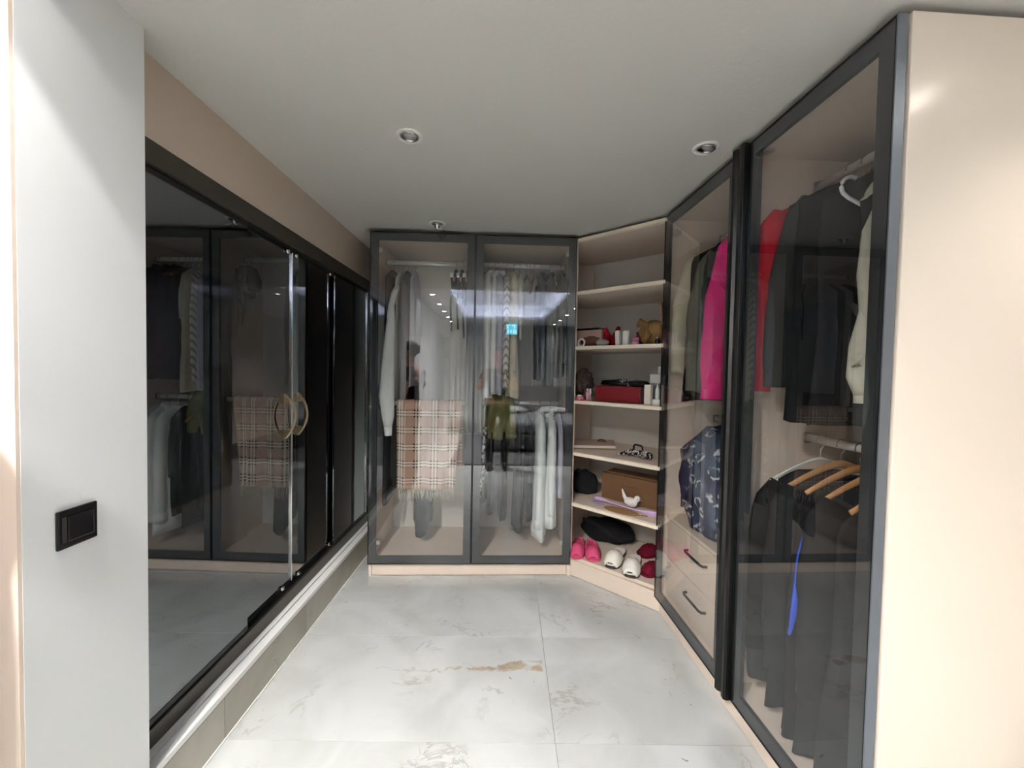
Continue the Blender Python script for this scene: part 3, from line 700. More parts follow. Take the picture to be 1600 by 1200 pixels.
BG(-.10, 'trousers', 'black trousers hanging below the olive jacket, far left', 'trousers', c_black, z=1.05, sw=.17, L=.62, hem=.15, th=.026, slv=0, seed=50, hang=None)
BG(-.04, 'trousers', 'grey trousers hanging below the olive jacket', 'trousers', c_char, z=1.05, sw=.15, L=.70, hem=.14, th=.03, slv=0, seed=51, hang=None)
BG(.045, 'trousers', 'black trousers hanging right of the grey pair', 'trousers', c_black2, z=1.05, sw=.16, L=.74, hem=.15, th=.03, slv=0, seed=52, hang=None)
BG(.15, 'dress', 'dark grey long dress left of the long white shirts', 'dress', c_char, z=ZR2, sw=.17, L=.88, hem=.16, th=.035, slv=0, seed=53, hang='wood', hlabel='wooden hanger with the dark grey long dress')
BG(.225, 'dress', 'black long dress next to the long white shirts', 'dress', c_black2, z=ZR2, sw=.17, L=.80, hem=.16, th=.028, slv=.4, seed=54, hang='wood', hlabel='wooden hanger with the black long dress', r0=.03, r1=.03)
BG(.30, 'tunic', 'long white shirt with split hem, left of two on the low rod', 'tunic', c_white, z=ZR2, sw=.185, L=.92, hem=.21, th=.05, slv=.70, seed=55, hang='black', collar=c_white, spread=.03, sway=.012, hlabel='black hanger with the left long white shirt', r0=.05, r1=.04, cuff=c_white, button=white_plastic)
BG(.375, 'tunic', 'long white shirt, right of two on the low rod', 'tunic', c_white, z=ZR2, sw=.185, L=.84, hem=.20, th=.046, slv=.62, seed=56, hang='black', collar=c_white, hlabel='black hanger with the right long white shirt', r0=.045, r1=.04)
BG(.435, 'shirt', 'lavender grey shirt at the right end of the low rod', 'shirt', c_lav, z=ZR2, sw=.17, L=.60, hem=.17, th=.02, slv=.5, seed=57, hang='wood', hlabel='wooden hanger with the lavender grey shirt', r0=.03, r1=.028)
ss = thing('scarf', 'narrow black and white spotted scarf hanging below the olive jacket', 'scarf', W(BW, -.085, .10, 0), BW[1])
MB().sheet(lambda u, v: (-.014+.028*u*(1-.4*v)-.03*v*v+.004*math.sin(v*14), .006*math.sin(u*6+v*9), .95-.53*v), 8, 30, .006).build('fabric', c_spot, ss, True)
MB().tube([(-.014, .003, .955), (.014, .003, .955)], .005, 8).build('knot', c_spot, ss, True)

# --- right wardrobe garments (hung across the rod, broad side to the room)
def RG(Y, name, label, cat, mat, z=2.075, rz=0, x=None, **k):
    return garment(name, label, cat, W(RW, XR if x is None else x, Y-1.5, z), RW[1]+rz, mat, **k)
RG(2.17, 'coat', 'off-white coat hanging farthest in the right wardrobe', 'coat', c_cream, z=2.085, sw=.215, L=.86, hem=.20, th=.03, slv=.60, seed=60, hang='wood', spread=.075, r0=.055, r1=.042, hlabel='wooden hanger holding the off-white coat')
RG(2.10, 'coat', 'long black coat in front of the off-white coat', 'coat', c_black, z=2.085, sw=.22, L=.88, hem=.255, th=.03, slv=0, seed=61, hang='wood', hlabel='wooden hanger holding the long black coat')
RG(2.02, 'jacket', 'grey-green jacket in front of the black coat', 'jacket', c_grey, z=2.085, sw=.215, L=.80, hem=.23, th=.035, slv=.66, seed=62, drop=.03, hang='wood', spread=.06, r0=.06, r1=.05, hlabel='wooden hanger holding the grey-green jacket')
RG(1.93, 'jacket', 'charcoal jacket behind the pink jacket', 'jacket', c_black2, z=2.085, sw=.215, L=.76, hem=.21, th=.036, slv=.50, seed=63, drop=.03, hang='wood', hlabel='light wooden hanger holding the charcoal jacket', collar=c_black2)
RG(1.84, 'jacket', 'bright pink quilted jacket in the far bay', 'jacket', c_pink, z=2.085, sw=.215, L=.72, hem=.23, th=.045, slv=.72, seed=64, hang='black', spread=.07, r0=.06, r1=.055, hlabel='black hanger holding the pink quilted jacket', collar=c_pink)
RG(1.73, 'coat', 'black coat nearest the pull profile in the far bay', 'coat', c_black, z=2.085, sw=.18, L=.92, hem=.17, th=.04, slv=.5, seed=65, hang='black', hlabel='black hanger by the pull profile', r0=.04, r1=.04, x=.32)
# floral bundle over the drawers
fb = thing('blouse', 'navy floral print garment bulging above the drawers', 'blouse', W(RW, .21, .475, .566), RW[1])
def fl_fn(d):
    return 1+.05*math.sin(d.x*9+d.z*4)+.05*math.sin(d.y*11-d.z*6)+.03*math.sin(d.z*17+d.y*5)
rings = []
for i in range(19):
    q = i/18; z = .002+.50*q
    sxx = (.150+.035*math.sin(q*PI))*(1-.55*max(0, q-.72)/.28); syy = (.16+.075*math.sin(min(1, q*1.25)*PI*.62))*(1-.45*max(0, q-.72)/.28)
    ring = []
    for k in range(40):
        a = 2*PI*k/40; c_, s_ = math.cos(a), math.sin(a); fz = 1+.045*math.sin(7*a+q*3)+.03*math.sin(13*a-q*7)+.02*math.sin(q*20+a*2)
        ring.append((sxx*math.copysign(abs(c_)**.7, c_)*fz, syy*math.copysign(abs(s_)**.7, s_)*fz, z+.012*math.sin(a*3)*(q > .02)))
    rings.append(ring)
MB().loft(rings).build('body', c_floral, fb, True)
MB().tube([(-.13, .02, .44), (-.165, .06, .34), (-.175, .09, .22), (-.16, .10, .10)], [.03, .04, .045, .035], 12, .5).build('sleeve', c_floral, fb, True)
MB().tube([(-.03, .15, .47), (.0, .0, .51), (.02, -.12, .49)], [.02, .03, .02], 10, .7).build('collar', c_floral, fb, True)
# near bay, upper rod
RG(1.555, 'jacket', 'red jacket at the far side of the near bay', 'jacket', c_red, sw=.225, L=.66, hem=.24, th=.018, slv=.66, seed=70, hang='wood', spread=.035, r0=.05, r1=.046, folds=.05, hlabel='wooden hanger holding the red jacket')
RG(1.42, 'jacket', 'grey jacket between the red jacket and the black coats', 'jacket', c_char, sw=.225, L=.70, hem=.22, th=.028, slv=.64, seed=71, hang='wood', spread=.065, r0=.04, r1=.046, hlabel='wooden hanger holding the grey jacket')
RG(1.36, 'coat', 'big black coat in the middle of the near bay', 'coat', c_black, sw=.235, L=.885, hem=.262, th=.04, slv=0, seed=72, hang='black', hlabel='black hanger holding the big black coat', folds=.1, z=2.07)
RG(1.27, 'coat', 'second black coat behind the two-tone jacket', 'coat', c_black2, sw=.22, L=.86, hem=.24, th=.03, slv=0, seed=73, hang='dark', hlabel='dark hanger holding the second black coat', z=2.05)
cj = thing('jacket', 'black jacket with cream sleeves and cream collar nearest the door edge', 'jacket', W(RW, .268, 1.14-1.5, 2.045), RW[1])
body_mesh(.205, .82, .21, .035, 74, .06, .1).build('body', c_black, cj, True)
p_s = [(-.175, -.02, -.235), (-.192, -.03, -.30), (-.19, -.034, -.42), (-.178, -.036, -.52), (-.192, -.036, -.62), (-.192, -.036, -.70), (-.180, -.036, -.745)]
so = MB().tube(p_s, [.008, .026, .040, .042, .052, .056, .046], 16, .62, ref=(1, 0, 0)).build('sleeve', c_stone, cj, True)
MB().tube([(-.180, -.036, -.728), (-.178, -.036, -.775)], [.046, .046], 16, .64, ref=(1, 0, 0)).build('cuff', c_stone, so, True)
MB().tube([(-.212, -.05, -.63), (-.245, -.052, -.655), (-.24, -.052, -.675)], [.008, .014, .012], 8).build('sleeve_tab', c_stone, so, True)
MB().tube([(.175, .0, -.135), (.215, .02, -.30), (.2, .02, -.6), (.2, .02, -.70)], [.05, .055, .05, .042], 16, .62, ref=(1, 0, 0)).build('sleeve', c_stone, cj, True)
MB().sheet(lambda u, v: (-.222+.080*u+.004*math.sin(v*6), -.045+.010*math.sin(u*8+v*3), -.215+.145*u-.085*v*u+.01*math.sin(v*9)*u), 16, 10, .014).build('collar', c_stone, cj, True)
hanger(W(RW, .268, 1.14-1.5, 2.075), RW[1], 'dark', 'hanger holding the black and cream jacket', .17)
wh = thing('clothes_hanger', 'thick white plastic hanger hook in front of the black coats', 'hanger', W(RW, .100, 1.20-1.5, 1.93), RW[1])
hp = [(-.01+.03*math.cos(a), 0, -.025+.03*math.sin(a)) for a in [math.radians(60+20*i) for i in range(9)]]+[(-.015, 0, -.057), (.005, 0, -.066), (.03, .0, -.078)]
MB().tube(hp, .0055, 8).build('hook', white_plastic, wh, True)
MB().tube([(.03, 0, -.078), (.10, .03, -.10), (.2, .04, -.16)], .007, 8).build('arm', white_plastic, wh, True)
# near bay, lower rod
ZL = 1.10
RG(1.50, 'coat', 'black coat on the white wire hanger, far side of the low rod', 'coat', c_black, z=ZL, sw=.225, L=.85, hem=.255, th=.045, slv=.60, seed=80, drop=.05, hang='wire', spread=.05, hlabel='white wire hanger over the low rod in the near bay', neck=.09, r0=.06, r1=.05)
RG(1.41, 'coat', 'faded black coat on a brown hanger, second on the low rod', 'coat', c_black2, z=ZL, sw=.225, L=.89, hem=.25, th=.04, slv=.62, seed=81, drop=.05, hang='wood', hlabel='brown wooden hanger of the second coat on the low rod', neck=.08)
bl = RG(1.335, 'coat', 'black coat with blue lining, third on the low rod', 'coat', c_black, z=ZL, sw=.215, L=.93, hem=.25, th=.035, slv=0, seed=82, drop=.05, hang='wood', hlabel='wooden hanger of the blue-lined coat on the low rod', neck=.09)
MB().sheet(lambda u, v: (-.175-.052*math.sin(min(1, v*2.2)*PI/2)-.04*v+(.052*(1-v)**.6+.006)*u*(1-.3*v), -.045-.01*v, -.125-.43*v), 4, 22, .008).build('lining', c_blue, bl, True)
RG(1.26, 'coat', 'charcoal coat on a curved wooden hanger, fourth on the low rod', 'coat', c_black2, z=ZL, sw=.215, L=.93, hem=.25, th=.04, slv=.6, seed=83, drop=.05, hang='wood', hlabel='curved wooden hanger of the fourth coat on the low rod', neck=.10)
lastcoat = RG(1.17, 'coat', 'black coat with a pale piped seam nearest the door edge', 'coat', c_black2, z=1.09, sw=.21, L=.93, hem=.24, th=.04, slv=0, seed=84, drop=.05, hang='wood', hlabel='wooden hanger of the coat with the pale piped seam', neck=.10)
MB().tube([(-.10, -.040, -.125), (-.135, -.043, -.15), (-.152, -.046, -.20), (-.160, -.05, -.30), (-.166, -.052, -.45)], .0028, 6).build('piping', c_offwhite, lastcoat, True)

# ------------------------------------------------------------------ things on the corner shelf
def S(s, k, z): return W(CU, s, k, z)
def corner(name, label, cat, s, k, z, rz=0, group=None): return thing(name, label, cat, S(s, k, z), CU[1]+rz, group)
def simple(o, label, cat, group=None): return tag(o, label, cat, group)
z2, z3, z4, z5, z6 = 1.511, 1.160, .822, .489, .131
card_cream = M('card_cream', (226, 216, 200), .6); card_white = M('card_white', (236, 235, 230), .5)
m_pinkbox = M('box_pink_beige', (206, 170, 156), .6); m_darkred = M('box_red', (106, 6, 16), .45, bump=.1, bscale=150); m_maroon = cloth('cloth_maroon', (116, 8, 28))
m_card = M('cardboard', (106, 74, 44), .75, var=.08, vscale=20); m_brownl = M('brown_leather', (84, 42, 36), .5)
m_mustard = cloth('knit_mustard', (122, 94, 58)); m_lilac = M('lilac_plastic', (206, 178, 220), .35); m_hair = M('hair_brown', (44, 25, 18), .55, bump=.9, bscale=120, var=.35, vscale=40)
fur_white = cloth('plush_white', (242, 238, 226), .05); fur_pink = cloth('plush_pink', (212, 84, 122), .1); fur_mar = cloth('plush_wine', (98, 14, 34), .15); sole_dark = M('sole_dark', (48, 42, 38), .7)
# shelf 2
b = corner('box', 'pale pink box with dark lid at the left of the shoe-height shelf', 'box', .005, .21, z2+.0)
b['label'] = 'pale pink box with black lid behind the brown pouch'
MB().box(-.10, .095, -.05, .06, 0, .118).build('box_body', m_pinkbox, b, bevel=.003); MB().box(-.102, .075, -.052, .062, .118, .132).build('lid', black_plastic, b, bevel=.003)
b = corner('pouch', 'dark brown zipped pouch in front of the pale pink box', 'pouch', .065, .09, z2)
MB().ell((0, 0, .034), (.078, .04, .034), 18, 10, lambda d: 1+.06*math.sin(d.x*7)).build('pouch_body', m_brownl, b, True); MB().tube([(-.07, -.012, .045), (0, -.018, .066), (.07, -.012, .052)], .003, 6).build('zip', black_plastic, b)
b = corner('hair_band', 'white ring-shaped hair band at the shelf edge', 'hair band', .030, .03, z2)
MB().tube([(.024*math.cos(a), 0, .024+.024*math.sin(a)) for a in [PI*2*i/20 for i in range(21)]], .006, 8).build('ring', white_plastic, b, True); MB().tube([(-.006, 0, .0462), (.006, 0, .0462)], .0075, 8).build('clasp', white_plastic, b, True)
b = corner('powder_puff', 'grey fluffy powder puff between pouch and red mittens', 'powder puff', .16, .075, z2)
MB().ell((0, 0, .022), (.045, .03, .022), 18, 10, lambda d: 1+.05*math.sin(d.x*23)*math.sin(d.y*19)).build('puff', cloth('plush_grey', (176, 168, 160)), b, True); MB().tube([(-.02, -.02, .04), (.02, -.02, .04)], .003, 6).build('ribbon', clear_plastic, b)
for i, (ds, kk, tz) in enumerate(((.155, .15, .10), (.222, .13, -.12))):
    b = corner('mitten', ('dark red velvet mitten leaning to the left', 'dark red velvet mitten leaning to the right')[i], 'mitten', ds, kk, z2)
    sgn = (-1, 1)[i]
    MB().tube([(-sgn*.012, 0, 0), (-sgn*.006, 0, .03), (0, 0, .06), (sgn*.012, 0, .095), (sgn*.02, 0, .125)], [.036, .036, .030, .021, .010], 14, .6, ref=(1, 0, 0)).build('hand', m_maroon, b, True)
    MB().tube([(-sgn*.012, 0, .04), (-sgn*.036, 0, .055), (-sgn*.042, 0, .078)], [.014, .013, .008], 10, .8).build('thumb', m_maroon, b, True)
for i, (ss_, ww, hh, tl) in enumerate(((.292, .013, .082, -.08), (.342, .016, .078, 0))):
    b = corner('small_carton', ('slim white carton leaning against the red mittens', 'slim white carton standing upright at the shelf front')[i], 'carton', ss_, .035, z2)
    MB(Matrix.Rotation(tl, 4, 'Y')).box(-ww, ww, -.012, .012, .001, hh).build('carton_body', card_white, b, bevel=.001)
    MB(Matrix.Rotation(tl, 4, 'Y')).box(-ww*.98, ww*.98, -.0118, .0118, hh, hh+.006).build('flap', (card_cream, card_white)[i], b)
b = corner('cosmetic_jar', 'small pink cosmetic jar beside the white carton', 'jar', .385, .07, z2)
MB().lathe([(.0, 0), (.02, 0), (.022, .004), (.022, .022), (.018, .024)], 16).build('jar_body', M('pink_plastic', (226, 160, 172), .3), b, True); MB().lathe([(.0, .046), (.019, .045), (.021, .042), (.021, .024), (.0, .024)], 16).build('lid', M('pink_plastic_lid', (190, 110, 130), .3), b, True)
b = corner('knit_hat', 'mustard knitted slouchy hat with folded brim', 'hat', .455, .13, z2)
MB().ell((.01, 0, .072), (.085, .06, .074), 22, 14, lambda d: 1+.05*math.sin(math.atan2(d.y, d.x)*9)+.1*d.x*d.z).build('crown', m_mustard, b, True)
MB().tube([(-.075, -.02, .118), (-.05, -.045, .135), (-.01, -.058, .11), (.01, -.062, .06), (-.02, -.062, .015)], [.014, .024, .026, .024, .02], 12, .7).build('brim', m_mustard, b, True)
b = corner('cloth_bag', 'dark wine cloth tucked under the mustard hat', 'cloth', .395, .12, z2)
MB().ell((0, 0, .045), (.03, .03, .05), 14, 10, lambda d: 1+.08*math.sin(d.z*9+d.x*5)).build('fabric', cloth('cloth_wine', (74, 20, 34)), b, True); MB().tube([(-.02, -.02, .075), (.02, -.02, .08)], .004, 6).build('hem', cloth('cloth_wine', (74, 20, 34)), b)
b = corner('wooden_board', 'tan wooden board leaning by the black door frame', 'board', .545, .20, z2)
MB(Matrix.Rotation(-.13, 4, 'Y')).box(-.006, .006, -.09, .05, .001, .24).build('board', M('tan_wood', (150, 106, 74), .5, var=.1, vscale=20), b, bevel=.002); MB(Matrix.Rotation(-.13, 4, 'Y')).box(-.008, .008, -.09, .05, .235, .25).build('board_edge', wood_dark, b)
b = corner('perfume_bottle', 'small black bottle at the right end by the hat', 'bottle', .525, .06, z2)
MB().lathe([(0, 0), (.014, 0), (.015, .004), (.015, .024), (.007, .03), (.0, .03)], 14).build('bottle_body', black_plastic, b, True); MB().lathe([(0, .044), (.008, .043), (.008, .03), (0, .03)], 12).build('cap', chrome, b, True)
# on shelf 1 and top: small items
b = corner('hair_clip', 'tiny gold hair clip on the upper shelf', 'hair clip', .05, .03, 1.862)
MB().tube([(-.02, 0, .004), (0, 0, .009), (.02, 0, .004)], .003, 6).build('bar', gold, b, True); MB().tube([(-.02, .006, .004), (.02, .006, .004)], .002, 6).build('pin', gold, b)
# shelf 3
b = corner('wig', 'brown curly hairpiece at the left of the red box', 'hairpiece', -.01, .13, z3)
MB().ell((0, 0, .105), (.07, .07, .10), 24, 18, lambda d: 1+.07*math.sin(d.x*17+d.z*9)*math.sin(d.y*15)+.05*math.sin(d.z*21)).build('hair', m_hair, b, True)
MB().tube([(.03, -.05, .12), (.055, -.055, .07), (.045, -.06, .03), (.06, -.055, .005)], [.012, .016, .013, .008], 10).build('lock', m_hair, b, True)
for i, (s_, kk, r, c) in enumerate(((.018, .045, .018, (232, 132, 150)), (.048, .03, .013, (196, 60, 96)), (.060, .075, .012, (216, 160, 190)))):
    b = corner('cosmetic_jar', ('rosy pink cosmetic jar at the shelf corner', 'crimson cosmetic pot beside the pink jar', 'tall lilac cosmetic bottle behind the crimson pot')[i], 'jar', s_, kk, z3)
    hh = (.034, .026, .078)[i]; mt = M('cosmetic_%d' % i, c, .3)
    MB().lathe([(0, 0), (r, 0), (r*1.05, .003), (r*1.05, hh*.65), (r*.8, hh*.68), (0, hh*.68)], 16).build('jar_body', mt, b, True); MB().lathe([(0, hh), (r*.85, hh*.98), (r*.9, hh*.7), (0, hh*.68)], 16).build('lid', (white_plastic, gold, mt)[i], b, True)
b = corner('lip_gloss', 'slim lip gloss tube standing left of the red box', 'lip gloss', .098, .045, z3)
MB().lathe([(0, 0), (.007, 0), (.007, .042), (0, .042)], 12).build('tube', M('gloss_pink', (214, 150, 150), .2), b, True); MB().lathe([(0, .078), (.0065, .078), (.0065, .042), (0, .042)], 12).build('cap', white_plastic, b, True)
b = corner('storage_box', 'dark red storage box on the middle shelf', 'box', .278, .16, z3)
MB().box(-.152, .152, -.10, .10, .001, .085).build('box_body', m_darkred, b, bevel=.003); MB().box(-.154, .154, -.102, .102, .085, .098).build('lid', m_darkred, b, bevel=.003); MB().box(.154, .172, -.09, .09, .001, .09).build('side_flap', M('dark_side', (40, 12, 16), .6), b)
b = corner('hair_straightener', 'black hair straightener with silver band lying on the red box', 'hair tool', .205, .17, z3+.098)
for sg in (0, 1): MB().tube([(-.10, .01*sg, .012+.014*sg), (.0, 0, .014+.016*sg), (.08, 0, .016+.018*sg)], [.008, .012, .013], 10, .8).build('arm', black_plastic, b, True)
MB().box(-.01, .03, -.014, -.011, .014, .022).build('badge', chrome, b); MB().tube([(.052, 0, .024), (.060, 0, .024)], .021, 12).build('band', chrome, b, True)
b = corner('folded_cloth', 'black folded cloth lying on the right of the red box', 'cloth', .375, .16, z3+.098)
MB().ell((0, 0, .018), (.066, .06, .022), 20, 10, lambda d: 1+.08*math.sin(d.x*9)*math.cos(d.y*7), zmin=-.8).build('fabric', c_black, b, True); MB().tube([(-.06, -.03, .028), (0, -.045, .036), (.05, -.03, .03)], .006, 8).build('fold', c_black, b, True)
b = corner('carton', 'tall cream carton right of the red box', 'carton', .492, .035, z3)
MB().box(-.019, .019, -.017, .017, .001, .112).build('carton_body', card_cream, b, bevel=.0015); MB().box(-.0188, .0188, -.0168, .0168, .112, .117).build('flap', card_white, b)
b = corner('carton', 'flat white carton, lower of two stacked at the right', 'carton', .53, .18, z3+.125)
MB().box(-.075, .05, -.05, .05, .0, .050).build('carton_body', card_white, b, bevel=.002); MB().box(-.077, .052, -.052, .052, .050, .056).build('lid', card_cream, b)
b = corner('carton', 'small white carton, upper of two stacked at the right', 'carton', .55, .18, z3+.181)
MB().box(-.05, .04, -.04, .04, .0, .040).build('carton_body', card_white, b, bevel=.002); MB().box(-.051, .041, -.041, .041, .040, .044).build('lid', card_cream, b)
b = corner('storage_box', 'grey storage box under the two white cartons', 'box', .53, .18, z3)
MB().box(-.07, .05, -.06, .06, .001, .110).build('box_body', M('grey_box', (112, 112, 112), .5), b, bevel=.002); MB().box(-.072, .052, -.062, .062, .110, .124).build('lid', M('grey_box_lid', (128, 128, 126), .5), b, bevel=.002)
b = corner('electric_toothbrush', 'white electric toothbrush standing on its charger', 'toothbrush', .54, .045, z3)
MB().lathe([(0, 0), (.028, 0), (.028, .03), (.022, .036), (0, .036)], 18).build('charger', white_plastic, b, True); MB().lathe([(0, .036), (.012, .036), (.011, .09), (.006, .105), (.003, .12), (.003, .14), (0, .141)], 14).build('handle', white_plastic, b, True)
# shelf 4
b = corner('folder', 'beige flat folder case on the fourth shelf', 'folder', -.02, .24, z4)
pl = [(-.07, -.165), (.165, .02), (.14, .12), (.02, .20), (-.20, .05)]
MB().prism([(-.055, -.165), (.180, .045), (.05, .26), (-.20, .08)], .003, .026).build('cover', M('case_beige', (188, 166, 146), .5), b, bevel=.004); MB().prism([(-.052, -.168), (.183, .042), (.176, .040), (-.052, -.162)], .008, .022).build('edge', M('case_edge', (236, 226, 212), .3, metal=.2), b)
b = corner('hair_clip', 'small brown claw clip lying on the beige folder', 'hair clip', .02, .34, z4+.027)
MB().tube([(-.03, 0, .004), (-.015, 0, .016), (.015, 0, .016), (.03, 0, .004)], .006, 8).build('claw', m_brownl, b, True); MB().tube([(-.015, -.01, .004), (.015, -.01, .004)], .004, 6).build('spring', chrome, b)
hc = corner('hair_clip', 'large patterned black and white claw clips heap on the fourth shelf', 'hair clip', .36, .14, z4)
hc['label'] = 'black and white patterned hair clip with loop on the fourth shelf'
MB().tube([(-.10, -.03, .006), (-.06, -.01, .016), (-.02, 0, .028), (.03, 0, .03), (.08, .01, .026), (.115, .0, .02)], [.005, .014, .022, .02, .024, .018], 12, .7).build('clip_body', m_clip, hc, True)
for k in range(4): MB().tube([(.06+.018*k, -.022, .004), (.066+.018*k, -.03, .02), (.06+.018*k, -.02, .04)], .004, 8).build('tooth', m_clip, hc, True)
MB().tube([(-.005, .01, .045), (-.004, .01, .072), (.005, .01, .078), (.045, .01, .074), (.052, .01, .066), (.054, .01, .045)], .006, 8).build('loop', black_plastic, hc, True)
# shelf 5
b = corner('handbag', 'black soft handbag at the left of the fifth shelf', 'handbag', -.07, .26, z5)
MB().ell((0, 0, .07), (.11, .09, .09), 22, 14, lambda d: 1+.1*d.x*-d.z+.05*math.sin(d.x*9+d.y*5), zmin=-.75).build('bag_body', c_black, b, True); MB().tube([(-.06, -.04, .12), (-.02, -.05, .165), (.05, -.04, .10), (.10, -.03, .03)], [.012, .014, .016, .02], 10, .6).build('strap', c_black, b, True)
b = corner('cardboard_box', 'brown cardboard box lying behind the white dove', 'box', .30, .29, z5)
MB().box(-.215, .245, -.05, .07, .001, .175).build('box_body', m_card, b, bevel=.004); MB().box(-.19, .245, -.035, .07, .175, .188).build('lid', m_card, b, bevel=.003); MB().box(-.06, .05, -.0515, -.05, .108, .112).build('slot', M('slot_dark', (88, 58, 32), .8), b)
dv = corner('dove_figurine', 'white dove figurine in front of the cardboard box', 'figurine', .335, .165, z5)
MB().ell((.005, 0, .040), (.042, .026, .030), 20, 14, lambda d: 1+.18*max(0, -d.x)*max(0, d.z), zmin=-.95).build('bird_body', M('porcelain', (236, 232, 228), .25), dv, True)
MB().tube([(-.02, 0, .042), (-.042, 0, .070), (-.058, 0, .112)], [.016, .012, .004], 12, .8).build('tail', MATS['porcelain'], dv, True)
hd = MB().ell((.046, 0, .070), (.020, .016, .019), 16, 10).build('head', MATS['porcelain'], dv, True)
MB().tube([(.030, 0, .050), (.042, 0, .064)], [.020, .016], 12, .8).build('neck', MATS['porcelain'], dv, True)
MB().tube([(.064, 0, .066), (.076, 0, .062)], [.005, .001], 8).build('beak', M('beak_grey', (150, 130, 120), .4), hd, True); MB().ell((.054, -.0145, .074), (.003, .002, .003), 8, 6).build('eye', black_plastic, hd, True)
for sg in (-1, 1): MB().ell((-.002, sg*.022, .044), (.03, .007, .018), 14, 8).build('wing', MATS['porcelain'], dv, True)
b = corner('shoehorn', 'long lilac plastic shoehorn lying across the fifth shelf', 'shoehorn', .30, .125, z5+.004)
MB().tube([(-.215, .012, .006), (-.19, .010, .016), (-.14, .008, .020), (-.10, .0, .016), (.0, 0, .010), (.12, .0, .008), (.17, .005, .008), (.22, .01, .006)], [.006, .014, .012, .006, .005, .006, .016, .020], 10, .35).build('blade', m_lilac, b, True); MB().tube([(.215, .009, .010), (.245, .012, .010)], .007, 8).build('grip', m_lilac, b, True)
b = corner('wicker_fan', 'woven wicker hand fan lying under the lilac shoehorn', 'fan', .32, .075, z5)
MB(Matrix.Scale(1, 4)).lathe([(0, 0), (.05, 0), (.058, .002), (.05, .004), (0, .004)], 22).build('fan_leaf', m_wicker, b, True); b.children[0].scale = (2.0, .95, 1); MB().tube([(.10, 0, .003), (.16, .02, .004)], .004, 6).build('fan_handle', m_wicker, b, True)
b = corner('translucent_tray', 'pale lilac plastic tray beside the wicker fan', 'tray', .14, .12, z5)
MB().prism([(-.06, -.03), (.03, -.045), (.05, .0), (-.04, .03)], .0005, .003).build('tray', M('lilac_pale', (188, 166, 188), .4), b, bevel=.001); MB().tube([(-.06, -.03, .003), (.03, -.045, .003)], .0025, 6).build('rim', MATS['lilac_pale'], b)
# bottom shelf: slippers and a bag
def slipper(label, s, k, rz, fur, kind, grp):
    t = corner('slipper', label, 'slipper', s, k, z6, rz, grp)
    prof = [(-.130, .012), (-.125, .028), (-.09, .036), (-.03, .036), (.03, .042), (.08, .047), (.115, .042), (.135, .024), (.139, .006)]
    out = [(y, x) for y, x in prof]
    pts = [(x, -y) for y, x in out]+[(-x, -y) for y, x in out[::-1]]
    MB().prism(pts, .001, .014 if kind != 'white' else .012).build('sole', sole_dark if kind == 'white' else fur, t, True, bevel=.003)
    sc_ = .94; MB().prism([(x*sc_, y*sc_) for x, y in pts], .012, .024).build('insole', fur, t, bevel=.004)
    rings = []
    ny = 9
    for i in range(ny+1):
        q = i/ny; y = -.020-.112*q; wd = .046*(1-.30*max(0, q-.55)/.45); hh = .052+.014*math.sin(q*PI)-.026*q*q
        rings.append([((wd+.004)*math.cos(a)*(1+.04*math.sin(a*9+i)), y, .012+hh*max(0, math.sin(a))*(1+.05*math.sin(a*7+i*2))) for a in [PI*j/14 for j in range(15)]]
                     + [((wd-.006)*math.cos(a), y, .012+(hh-.010)*max(0, math.sin(a))) for a in [PI-PI*j/14 for j in range(15)]])
    MB().loft(rings).build('upper', fur, t, True)
    if kind == 'pink':
        MB().tube([(.036, -.02, .03), (.034, .05, .03), (.02, .115, .034), (0, .127, .036), (-.02, .115, .034), (-.034, .05, .03), (-.036, -.02, .03)], .009, 8).build('heel_rim', fur, t, True)
    MB().box(-.015, .012, -.137, -.131, .028, .031).build('toe_seam', sole_dark if kind != 'pink' else M('plush_pink_dark', (150, 30, 80), .9), t)
    return t
def slip_at(label, x, y, rz, fur, kind, sx=1.0):
    a, k = toC(x, y); t = slipper(label, a, k, rz, fur, kind, None); t.scale = (sx, sx, sx); return t
slip_at('pink plush slipper, left one of the pair', .560, 2.735, .50, fur_pink, 'pink')
slip_at('pink plush slipper, right one of the pair', .648, 2.700, .62, fur_pink, 'pink')
slip_at('white fluffy slipper, left one lying behind the other', .787, 2.610, .25, fur_white, 'white', 1.12)
slip_at('white fluffy slipper, right one nearest the shelf edge', .862, 2.500, .33, fur_white, 'white', 1.12)
slip_at('dark wine plush slipper standing farther back', 1.085, 2.690, -.45, fur_mar, 'wine', 1.05)
slip_at('dark wine plush slipper near the black door frame', 1.000, 2.452, -.25, fur_mar, 'wine')
b = corner('duffel_bag', 'black soft bag lying behind the pink slippers', 'bag', .03, .42, z6)
MB().ell((0, 0, .065), (.21, .12, .085), 28, 14, lambda d: 1+.06*math.sin(d.x*8+d.y*5)+.08*math.sin(d.x*3)*d.z, zmin=-.7).build('bag_body', c_black, b, True); MB().tube([(-.16, -.06, .12), (-.05, -.09, .125), (.08, -.10, .085), (.18, -.08, .05)], [.014, .016, .014, .01], 10, .6).build('strap', c_black2, b, True)

